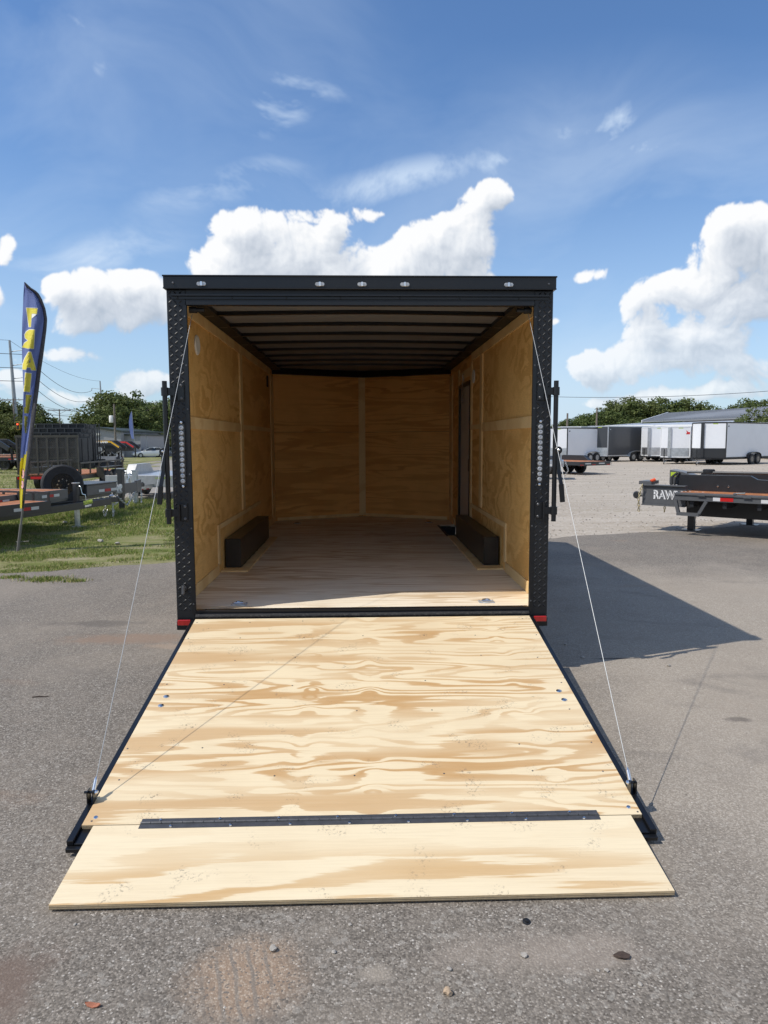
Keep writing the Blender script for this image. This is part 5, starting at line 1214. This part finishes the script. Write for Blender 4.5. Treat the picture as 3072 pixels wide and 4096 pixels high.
# side step and jacks
mb = MB(); mb.bar((-.02, .005, zr-.13), (-.08, .005, zr-.36), .05, .05, (0, 1, 0)); mb.bar((-.06, .005, zr-.36), (-.42, .005, zr-.36), .12, .05); mb.bar((-.40, .005, zr-.36), (-.52, .005, zr-.13), .05, .05, (0, 1, 0)); mb.build('side_step', 'rawgrey', Rt)
for p_ in ((5.93, 7.67), (7.4, 8.38)):
    jx, jy = rl(p_); j = MB().box(jx-.07, jx+.07, jy-.07, jy+.07, .30, .62).build('jack', 'steeldark', Rt, False, .004); MB().box(jx-.055, jx+.055, jy-.055, jy+.055, .02, .30).build('jack_leg', 'steeldark', j); MB().box(jx-.15, jx+.15, jy-.12, jy+.12, 0.002, .02).build('foot', 'steeldark', j)
MB().lathe([(.028, 0), (.028, .02), (.015, .03), (.0, .03)], (-.95, .0, zr), n=12).tube([(-.95, .0, zr+.02), (-1.1, -.02, zr+.03)], .014, 6).build('tie_ring', 'rawgrey', Rt)
for k in range(2):
    for s in (0, 1): wheel(Rt, (-3.9-k*.95, -.5-s*(WR-1.0), .36), .36, .24, (0, 1-2*s, 0))
# ------------------------------------------------------------------ right: car hauler with orange deck
p = ground(2376, 1899); hH = Vector((-.50, .866)); LH = 4.6
Ht = deck_trailer('car_hauler', 'black car hauler with orange deck and raised fenders on the dirt lot', (p.x+hH.x*LH, p.y+hH.y*LH, gz(p.x+hH.x*LH, p.y+hH.y*LH)), hH, LH, 2.15, .66, 1.4, 'steeldark', jackx=1.1, rail=False, wheels=False, ctz=.45)
MB().box(-LH-.06, -LH-.001, -1.08, 1.08, .47, .665).build('rear_bar', 'steeldark', Ht, False, .004)
for yy in (-.92, .92, .1): MB().box(-LH-.066, -LH-.0605, yy-.12, yy+.12, .49, .53).build('tail_lamp', 'redlens', Ht)
for yy in (-.45, .5): MB().box(-LH-.066, -LH-.0605, yy-.2, yy+.2, .54, .60).build('ramp_slot', 'galv', Ht)
MB().tube([(-LH-.03, -1.1, .6), (-LH-.03, -1.2, .6), (-LH-.03, -1.2, .46), (-LH-.03, -1.32, .46)], .012, 6).build('crank', 'chain', Ht)
for s in (-1, 1):
    MB().prism([(-3.3, .66), (-2.9, .92), (-1.5, .92), (-1.1, .66)], lambda u, v, w_, s=s: (u, s*(1.05+w_), v), .0, .24).build('fender', 'steeldark', Ht, False, .004)
    for k in (0, 1): wheel(Ht, (-1.85-k*.8, s*1.15, .36), .36, .2, (0, s, 0))
# galvanised trailer tongue beside it
p = ground(2248, 1919)
Gt = thing('galvanised_trailer', 'galvanised trailer front with jack showing beside the black corner post', 'trailer', (p.x-.1, p.y, p.z), R(-15))
mb = MB(); mb.box(-2.6, .1, -.05, .05, .55, .80); mb.box(-2.6, .1, 1.5, 1.6, .55, .80); mb.box(.1005, .16, -.05, 1.6, .55, .80); mb.build('frame', 'galv', Gt); MB().box(-2.6, .1, .051, 1.499, .70, .74).build('deck', 'alum', Gt); jack(Gt, 0, -.12, 1.02, .12, 'galv', 'galv')
tape(Gt, ((-.55, -.056, .62), (.1, -.056, .62)), None, 2, .05); MB().chain([(.2, -.1, .8), (.34, -.14, .4), (.2, -.12, .15)], .07, .012).build('safety_chain', 'chain', Gt)
wheel(Gt, (-2.0, .2, .31), .31, .2, (0, -1, 0)); wheel(Gt, (-2.0, 1.4, .31), .31, .2, (0, 1, 0))
# ------------------------------------------------------------------ right: row of enclosed trailers
mat('skinwhite', (.76, .77, .79), .35, 0, .03, 1.2, coat=.2); mat('skincharcoal', (.045, .049, .056), .38, 0, .06, 1.2, coat=.3); mat('skinshade', (.30, .315, .335), .4, .3, .05, 1.5); mat('stoneguard', (.55, .555, .56), .3, .85, .2, 5); mat('stoneblack', (.018, .019, .022), .3, 0, coat=.3); mat('trimblack', (.014, .014, .016), .4); mat('trimwhite', (.70, .71, .72), .4)  # the mid grey skin is white with side shade put into its colour
def cargo(loc, h, label, skin, guard, trim, L=5.0, W=2.15, H=2.15, zf=.52, rim='rimsilver', grp=None, decal=False, side=None, fen='alum'):
    """local: nose tip at x=0, body towards -x; V nose .75 deep"""
    t = thing('cargo_trailer', label, 'trailer', loc, math.atan2(h[1], h[0]), grp); V = .78; top = zf+H; g = .60
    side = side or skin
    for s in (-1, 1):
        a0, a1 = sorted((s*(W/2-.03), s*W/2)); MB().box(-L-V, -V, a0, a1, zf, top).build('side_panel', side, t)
        for z0, z1, m_, nm in ((zf, zf+g, guard, 'stone_guard'), (zf+g+.001, top, skin, 'nose_panel')):
            MB().prism([(.06, z0), (.985, z0), (.985, z1), (.06, z1)], lambda u, v, w_, s=s: (-V*(1-0)*u+w_*.7, s*(W/2)*u+s*w_*.4, v), -.03, 0).build(nm, m_, t)
        MB().bar((-V, s*(W/2+.004), zf), (-V, s*(W/2+.004), top), .09, .04, (0, 1, 0)).build('corner_trim', trim, t); MB().bar((-L-V, s*(W/2+.004), zf-.03), (-V, s*(W/2+.004), zf-.03), .03, .08).bar((-V, s*W/2, zf-.03), (0, 0, zf-.03), .03, .08).build('bottom_trim', trim, t)
        MB().bar((-L-V, s*(W/2+.004), top+.02), (-V, s*(W/2+.004), top+.02), .03, .08).bar((-V, s*W/2, top+.02), (.01, 0, top+.02), .03, .08).build('top_trim', trim, t)
        # fender arch and wheels
        mb = MB(); n = 9; xc = -V-L*.60
        for k in range(n+1):
            a = math.pi*k/n; mb.v += [(xc+.88*math.cos(a)*(1 if abs(math.cos(a)) > .5 else 1), s*(W/2+.005), .40+.42*math.sin(a)**.55), (xc+.88*math.cos(a), s*(W/2+.22), .40+.42*math.sin(a)**.55)]
        for k in range(n): mb.f.append((2*k, 2*k+1, 2*k+3, 2*k+2))
        mb.v += [(v[0]*1.0, v[1], v[2]+.03) for v in mb.v[:2*(n+1)]]; o_ = 2*(n+1)
        for k in range(n): mb.f += [(o_+2*k, o_+2*k+2, o_+2*k+3, o_+2*k+1), (2*k+1, o_+2*k+1, o_+2*k+3, 2*k+3)]
        mb.build('fender', fen, t)
        for k in (-1, 1): wheel(t, (xc+k*.42, s*(W/2+.12), .36), .36, .2, (0, s, 0), rim)
        MB().lathe([(.05, 0), (.04, .03), (0, .03)], (-V-.25, s*(W/2+.002), top-.22), (0, s, 0), 10).build('vent', trim, t)
    MB().bar((.02, 0, zf), (.02, 0, top), .22, .05, (1, 0, 0)).build('nose_trim', guard if guard == 'stoneblack' else 'stoneguard', t)
    MB().prism([(-L-V, -W/2), (-V, -W/2), (0, 0), (-V, W/2), (-L-V, W/2)], lambda u, v, w_: (u, v, w_), top+.0, top+.05).build('roof', 'trimwhite' if trim != 'trimblack' else trim, t)
    MB().box(-L-V-.03, -L-V, -W/2, W/2, zf-.05, top).build('rear_door', skin, t); MB().prism([(-L-V, -W/2+.05), (-V, -W/2+.05), (-.2, 0), (-V, W/2-.05), (-L-V, W/2-.05)], lambda u, v, w_: (u, v, w_), zf-.15, zf-.001).build('floor_frame', 'blackflat', t)
    for s in (1,): MB().bar((-.33, s*W*.21, top-.06), (-.50, s*W*.32, top-.06), .012, .05).build('dealer_strip', 'decalgreen', t)
    mb = MB(); mb.bar((-.7, -.55, zf-.12), (.95, -.04, zf-.1), .06, .1); mb.bar((-.7, .55, zf-.12), (.95, .04, zf-.1), .06, .1); mb.bar((.9, 0, zf-.08), (1.15, 0, zf-.08), .1, .1); mb.build('tongue', 'trimblack', t)
    MB().tube([(.65, 0, 0), (.65, 0, 1.05)], .035, 8).build('jack', 'trimblack', t); MB().chain([(.9, .08, zf-.1), (.8, .12, .12), (.55, .12, .25)], .08, .012).build('safety_chain', 'chain', t)
    if decal:
        Md = frameM((-.70, .985, top-.35), (-.58, .81, 0), (0, 0, 1)); d_ = MB().prism([(-.18, .06), (-.02, .0), (.16, .14), (.1, -.02), (.16, -.14), (-.1, -.14)], lambda u, v, w_: tuple(Md @ Vector((-u, v, w_))), .002, .008).build('emblem', 'decalred', t)
    return t
hW = Vector((-.82, -.57)).normalized()
def cargo_at(px, py, **k):
    """place by the ground pixel of the jack foot"""
    p = ground(px, py); h = k.pop('h', hW); lo = Vector((p.x, p.y))-Vector(h)*.65
    return cargo((lo.x, lo.y, gz(lo.x, lo.y)), h, **k)
cargo_at(2785, 1861, h=hW, label='white cargo trailer with black trim and black nose guard', skin='skinwhite', guard='stoneblack', trim='trimblack', L=6.0, W=2.4, H=2.28, rim='rimblack', fen='trimblack')
cargo_at(2655, 1857, h=Vector((-.80, -.60)), label='white cargo trailer with bright metal nose guard and red emblem', skin='skinwhite', guard='stoneguard', trim='trimwhite', L=4.8, W=2.2, H=2.05, decal=True)
cargo_at(2575, 1848, h=Vector((-.80, -.60)), label='plain white cargo trailer tucked behind the one with the red emblem', skin='skinwhite', guard='stoneguard', trim='trimwhite', L=4.8, W=2.2, H=2.15)
cargo_at(2540, 1844, h=Vector((-.80, -.60)), label='white cargo trailer showing a narrow nose behind the charcoal trailer', skin='skinwhite', guard='stoneguard', trim='trimwhite', L=4.8, W=2.1, H=2.25)
cargo_at(2335, 1848, h=Vector((-.87, -.49)), label='charcoal cargo trailer with silver trim and bright fender', skin='skincharcoal', guard='stoneguard', trim='alum', L=5.4, W=2.2, H=2.25)
cargo_at(2225, 1850, h=Vector((-.82, -.57)), label='white cargo trailer with side coloured grey for shade beside the charcoal trailer', skin='skinwhite', guard='stoneguard', trim='trimwhite', L=5.0, W=2.3, H=2.2, side='skinshade')  # grey side colour stands in for shade on a white wall
cargo_at(2170, 1852, h=Vector((-.82, -.57)), label='white cargo trailer half hidden by the black corner post', skin='skinwhite', guard='stoneguard', trim='trimblack', L=5.0, W=2.3, H=2.1)
p = ground(3010, 1845); cargo((p.x+4.5, p.y+5, gz(p.x+4.5, p.y+5)), hW, label='black roofed cargo trailer parked behind the black trimmed one', skin='skinwhite', guard='stoneblack', trim='trimblack', L=6, W=2.4, H=2.6)
# ------------------------------------------------------------------ right: metal shed
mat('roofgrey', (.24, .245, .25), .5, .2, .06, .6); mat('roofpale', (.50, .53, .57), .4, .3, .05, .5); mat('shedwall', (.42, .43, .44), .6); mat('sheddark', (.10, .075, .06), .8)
E0 = at(2567, 1686, y=80); E1 = at(3160, 1664, y=64); R0 = at(2672, 1653, y=88); R1 = at(3230, 1617, y=71)
L0 = at(2420, 1706, y=72); L1 = at(2790, 1702, y=63); L2 = at(3250, 1697, y=53)
t = thing('metal_shed', 'long metal shed with grey ribbed roof and pale lean-to roof', 'building', (E0.x, E0.y, gz(E0.x, E0.y)))
off = Vector(t.location)
def quadslab(name, a, b_, c, d, th, m_):
    a, b_, c, d = [Vector(q)-off for q in (a, b_, c, d)]; n = (b_-a).cross(d-a).normalized(); n = n if n.z > 0 else -n
    return MB().add([q for q in (a, b_, c, d)]+[q-n*th for q in (a, b_, c, d)], [(0, 1, 2, 3), (7, 6, 5, 4), (0, 4, 5, 1), (1, 5, 6, 2), (2, 6, 7, 3), (3, 7, 4, 0)]).build(name, m_, t)
quadslab('roof', E0, E1, R1, R0, .12, 'roofgrey')
far0 = E0+(R0-E0)*2; far0.z = E0.z; far1 = E1+(R1-E1)*2; far1.z = E1.z; quadslab('roof', R0+Vector((0, 0, -.005)), R1+Vector((0, 0, -.005)), far1, far0, .12, 'roofgrey')
dn = Vector((0, 0, -.25)); quadslab('lean_to_roof', L0, L2, E1+dn, E0+dn, .10, 'roofpale')
rr_ = MB()
for k in range(60):
    a = E0.lerp(E1, k/60)-off; b_ = R0.lerp(R1, k/60)-off; rr_.bar(a+Vector((0, 0, .03)), b_+Vector((0, 0, .03)), .12, .06)
rr_.build('roof_rib', 'roofgrey', t)
MB().bar(E0-off, R0-off, .1, .3).build('rake_trim', 'trimwhite', t); MB().bar(L0-off, L2-off, .1, .22).build('gutter', 'trimwhite', t); MB().bar(L0-off, E0-off+dn, .1, .2).build('rake_trim', 'trimwhite', t)
def wallq(name, a, b_, m_):
    a = Vector(a)-off; b_ = Vector(b_)-off; d = (b_-a); d.z = 0; nrm = Vector((-d.y, d.x, 0)).normalized()*.1
    return MB().add([(a.x, a.y, -.6), (b_.x, b_.y, -.6), tuple(b_), tuple(a), (a.x+nrm.x, a.y+nrm.y, -.6), (b_.x+nrm.x, b_.y+nrm.y, -.6), tuple(b_+nrm), tuple(a+nrm)], [(0, 1, 2, 3), (7, 6, 5, 4), (0, 4, 5, 1), (1, 5, 6, 2), (2, 6, 7, 3), (3, 7, 4, 0)]).build(name, m_, t)
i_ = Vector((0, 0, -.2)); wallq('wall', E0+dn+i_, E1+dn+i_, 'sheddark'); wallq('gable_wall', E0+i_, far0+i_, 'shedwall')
for k in range(8): q = L0.lerp(L2, k/7)-off; MB().box(q.x-.08, q.x+.08, q.y-.08+.2, q.y+.08+.2, -.7, q.z-.12).build('post', 'trimwhite', t)
# poles and wire at right
tpole(2270, 1653, 92, 0, 'wooden pole with a small box standing before the woods', 0); q = tpole(2388, 1632, 96, 0, 'tall plain light pole rising above the row of cargo trailers', 0)
a = at(2180, 1572, y=70); b_ = at(3300, 1545, y=60); q = a+Vector((-30, 10, 4)); t = thing('utility_pole', 'wooden pole carrying the single overhead wire', 'pole', (q.x, q.y, gz(q.x, q.y))); MB().tube([(0, 0, 0), (0, 0, q.z-gz(q.x, q.y)+.15)], [.17, .12], 8).build('mast', 'polewood', t, True); wire(q, b_, 2.2, 'overhead wire sagging across the sky above the tree line', .022, None, 40)
# ------------------------------------------------------------------ trees
m, T, b = m_new('leaf')
rp_ = T.n('ShaderNodeNewGeometry').outputs['Random Per Island']; ob_ = T.n('ShaderNodeObjectInfo').outputs['Random']
c = T.ramp(rp_, [(0, (.042, .066, .019)), (.4, (.080, .118, .031)), (.75, (.125, .168, .046)), (1, (.20, .235, .075))])
c = T.mix(T.smooth(ob_, 0, 1, 0, .4), c, (.13, .125, .04))
T.l(c, b.inputs['Base Color']); b.inputs['Roughness'].default_value = .6; b.inputs['Specular IOR Level'].default_value = .25
tr = T.n('ShaderNodeBsdfTranslucent'); T.l(c, tr.inputs[0]); ms = T.n('ShaderNodeMixShader'); ms.inputs[0].default_value = .3
T.l(b.outputs[0], ms.inputs[1]); T.l(tr.outputs[0], ms.inputs[2]); T.l(ms.outputs[0], m.node_tree.nodes['Material Output'].inputs[0])
mat('trunk', (.075, .060, .047), .9, 0, .3, 4, .5, 20)
def leaf_mesh(name, C, S, N):
    """leaf clumps: two crossed quads bent about the middle for every point C with size S and facing N"""
    n = len(C); C = np.array(C, np.float32); S = np.array(S, np.float32)[:, None]; N = np.array(N, np.float32)
    N /= np.linalg.norm(N, axis=1, keepdims=True)+1e-6
    r = rng.normal(size=(n, 3)).astype(np.float32); U = np.cross(N, r); U /= np.linalg.norm(U, axis=1, keepdims=True)+1e-6; V = np.cross(N, U)
    P = np.zeros((n, 6, 3), np.float32)
    P[:, 0] = C-U*S*.9; P[:, 1] = C-U*S*.1-V*S*.6+N*S*.2; P[:, 2] = C+U*S*.9-N*S*.2; P[:, 3] = C+U*S*.1+V*S*.6+N*S*.15; P[:, 4] = C-U*S*.5+V*S*.55-N*S*.2; P[:, 5] = C+U*S*.5-V*S*.6
    me = bpy.data.meshes.new(name); me.vertices.add(n*6); me.vertices.foreach_set('co', P.ravel())
    idx = np.array([0, 1, 3, 1, 2, 3, 0, 3, 4, 1, 5, 2], np.int32)[None]+np.arange(n, dtype=np.int32)[:, None]*6
    me.loops.add(n*12); me.loops.foreach_set('vertex_index', idx.ravel()); me.polygons.add(n*4); me.polygons.foreach_set('loop_start', np.arange(0, n*12, 3, dtype=np.int32))
    me.update(calc_edges=True); me.materials.append(MT['leaf']); return me
def make_tree(seed, spread=.42, low=.25):
    rr = np.random.default_rng(seed); random.seed(seed)
    tm_ = MB(); H = .80
    spine = [(.02*math.sin(k*1.3+seed), .02*math.cos(k*1.7+seed), H*k/6) for k in range(7)]
    tm_.tube(spine, [.030, .026, .022, .017, .012, .008, .004], 8)
    C = []; S = []; N = []
    tips = []
    for k in range(17):
        a = k*2.4+rr.uniform(-.4, .4); z0 = rr.uniform(.20, .6); L = spread*rr.uniform(.55, 1.0)*(1.1-.5*abs(z0-.35))
        st = Vector((0, 0, z0)); e = st+Vector((math.cos(a)*L, math.sin(a)*L, rr.uniform(.08, .32)))
        mid = st.lerp(e, .5)+Vector((0, 0, .03)); tm_.tube([st, mid, e], [.012, .008, .003], 5); tips += [e, mid, st.lerp(e, .75)]
    tips += [Vector((rr.normal()*.10, rr.normal()*.10, rr.uniform(.68, .95))) for k in range(9)]
    tips += [Vector((rr.normal()*spread*.45, rr.normal()*spread*.45, rr.uniform(low, .55))) for k in range(12)]
    for p in tips:
        rad = rr.uniform(.075, .145); k = int(5200*rad**2*1.1)+22
        d = rr.normal(size=(k, 3)); d /= np.linalg.norm(d, axis=1, keepdims=True); q = rad*rr.uniform(.45, 1.08, k)[:, None]
        pos = np.array(p)[None]+d*q*np.array([1.15, 1.15, .8])
        pos[:, 2] = np.maximum(pos[:, 2], .04)
        for i in range(k): C.append(pos[i]); S.append(rr.uniform(.014, .028)); N.append(d[i]*.8+rr.normal(size=3)*.5+np.array([0, 0, .35]))
    crown = leaf_mesh('crown', C, S, N)
    to = tm_.build('trunk', 'trunk', None, True); me = to.data; bpy.data.objects.remove(to)
    return me, crown
TV = [make_tree(3+i*5, sp_, lo) for i, (sp_, lo) in enumerate([(.40, .22), (.46, .15), (.36, .30), (.50, .12), (.44, .05)])]
def tree(px, py, y, label, grp, v, wide=1.0, name='oak_tree'):
    p = at(px, py, y=y); g = gz(p.x, y); H = (p.z-g)/.97
    t = thing(name, label, 'tree', (p.x, y, g), random.uniform(0, 6.28), grp); t.scale = (H*wide, H*wide, H)
    for nm, me in (('trunk', TV[v][0]), ('crown', TV[v][1])):
        o = bpy.data.objects.new(nm, me); col.objects.link(o); o.parent = t
random.seed(21)
LB = 'broad oak tree in the clump behind the low grey building'
for px, py, y, v, w_ in [(432, 1582, 112, 1, 1.15), (478, 1566, 118, 0, 1.05), (520, 1582, 114, 3, 1.05), (560, 1612, 120, 1, 1.0), (405, 1640, 108, 4, 1.1)]: tree(px, py, y, LB, 'oaks behind the low building', v, w_)
for px, py, y, v, w_ in [(610, 1604, 128, 0, 1.0), (650, 1612, 132, 3, 1.0), (690, 1602, 134, 1, 1.1), (740, 1610, 130, 0, 1), (575, 1640, 125, 4, 1.1)]: tree(px, py, y, 'tall oak tree in the clump behind the parked cars', 'oaks behind the cars', v, w_)
for px, py, y, v, w_ in [(592, 1695, 112, 4, 1.2), (655, 1735, 110, 4, 1.3), (630, 1715, 114, 1, 1.2)]: tree(px, py, y, 'light green bushy tree in front of the tall oaks by the cars', 'bushy trees by the cars', v, w_, 'bushy_tree')
for px, py, y, v, w_ in [(-40, 1600, 150, 1, 1.2), (20, 1606, 158, 3, 1.1), (70, 1610, 165, 0, 1.2), (115, 1628, 165, 1, 1.2), (150, 1655, 168, 3, 1.2), (188, 1672, 170, 4, 1.2), (215, 1690, 172, 4, 1.2), (-90, 1590, 150, 0, 1.2), (40, 1660, 140, 4, 1.3)]: tree(px, py, y, 'dark oak tree in the grove beyond the road', 'oaks beyond the road', v, w_)
tree(292, 1688, 190, 'small distant tree showing over the dump trailers', None, 2)
tree(415, 1745, 150, 'small far tree beside the low building', None, 4, 1.3)
RT = [(780, 1650, 150, 0), (900, 1670, 155, 3), (1010, 1655, 150, 1), (1130, 1680, 160, 4), (1250, 1665, 155, 0), (1370, 1690, 160, 1), (1490, 1670, 150, 3), (1620, 1695, 155, 4), (1740, 1680, 150, 1), (1860, 1700, 145, 0), (1980, 1690, 140, 3), (2050, 1705, 130, 4), (2215, 1712, 112, 4), (2250, 1692, 118, 1), (2290, 1672, 120, 3), (2330, 1668, 122, 1), (2372, 1652, 120, 0), (2415, 1636, 122, 3), (2445, 1618, 126, 2), (2485, 1606, 128, 0), (2525, 1598, 128, 1), (2565, 1606, 130, 3), (2600, 1598, 128, 0), (2650, 1600, 132, 1), (2700, 1596, 130, 3), (2745, 1604, 128, 1), (2790, 1622, 128, 4), (2835, 1632, 130, 1), (2900, 1628, 136, 3), (2950, 1620, 136, 0), (3000, 1606, 130, 1), (3060, 1596, 132, 3), (3120, 1600, 132, 0), (2160, 1705, 120, 1), (2100, 1690, 125, 3)]
for px, py, y, v in RT: tree(px, py, y, 'green oak tree in the wooded line behind the metal shed and cargo trailers', 'trees of the wooded line', v, random.uniform(1.0, 1.25))
for px, py, y in [(2240, 1738, 104), (2300, 1725, 105), (2360, 1715, 106), (2420, 1706, 108), (2480, 1700, 110), (2545, 1690, 112), (2610, 1678, 114), (2670, 1668, 116)]: tree(px, py, y, 'low bushy tree at the foot of the wooded line', 'bushes of the wooded line', 4, 1.6, 'bushy_tree')
tree(3062, 1640, 62, 'bright green tree rising behind the black trimmed cargo trailer', None, 4, 1.1)
tree(2945, 1678, 60, 'small leafy sapling showing over the cargo trailer roof', None, 2, .5)
# far wood all along the horizon
C = []; S = []; N = []
for i in range(30000):
    x = rng.uniform(-420, 420); y = 205+rng.uniform(0, 25)-abs(x)*.12
    h = 3.9+2.2*(.5+.5*mnoise.noise(Vector((x*.05, 3, 0))))+1.4*mnoise.noise(Vector((x*.3, 7, 0)))
    z = h*rng.uniform(0, 1)**.7; C.append((x, y, gz(x, y)+z)); S.append(rng.uniform(.6, 1.5)); N.append((rng.normal()*.6, -1+rng.normal()*.6, .6))
me = leaf_mesh('distant_wood', C, S, N); o = bpy.data.objects.new('distant_wood', me); col.objects.link(o); stuff(o); tag(o, 'far low band of woods along the horizon', 'woods')
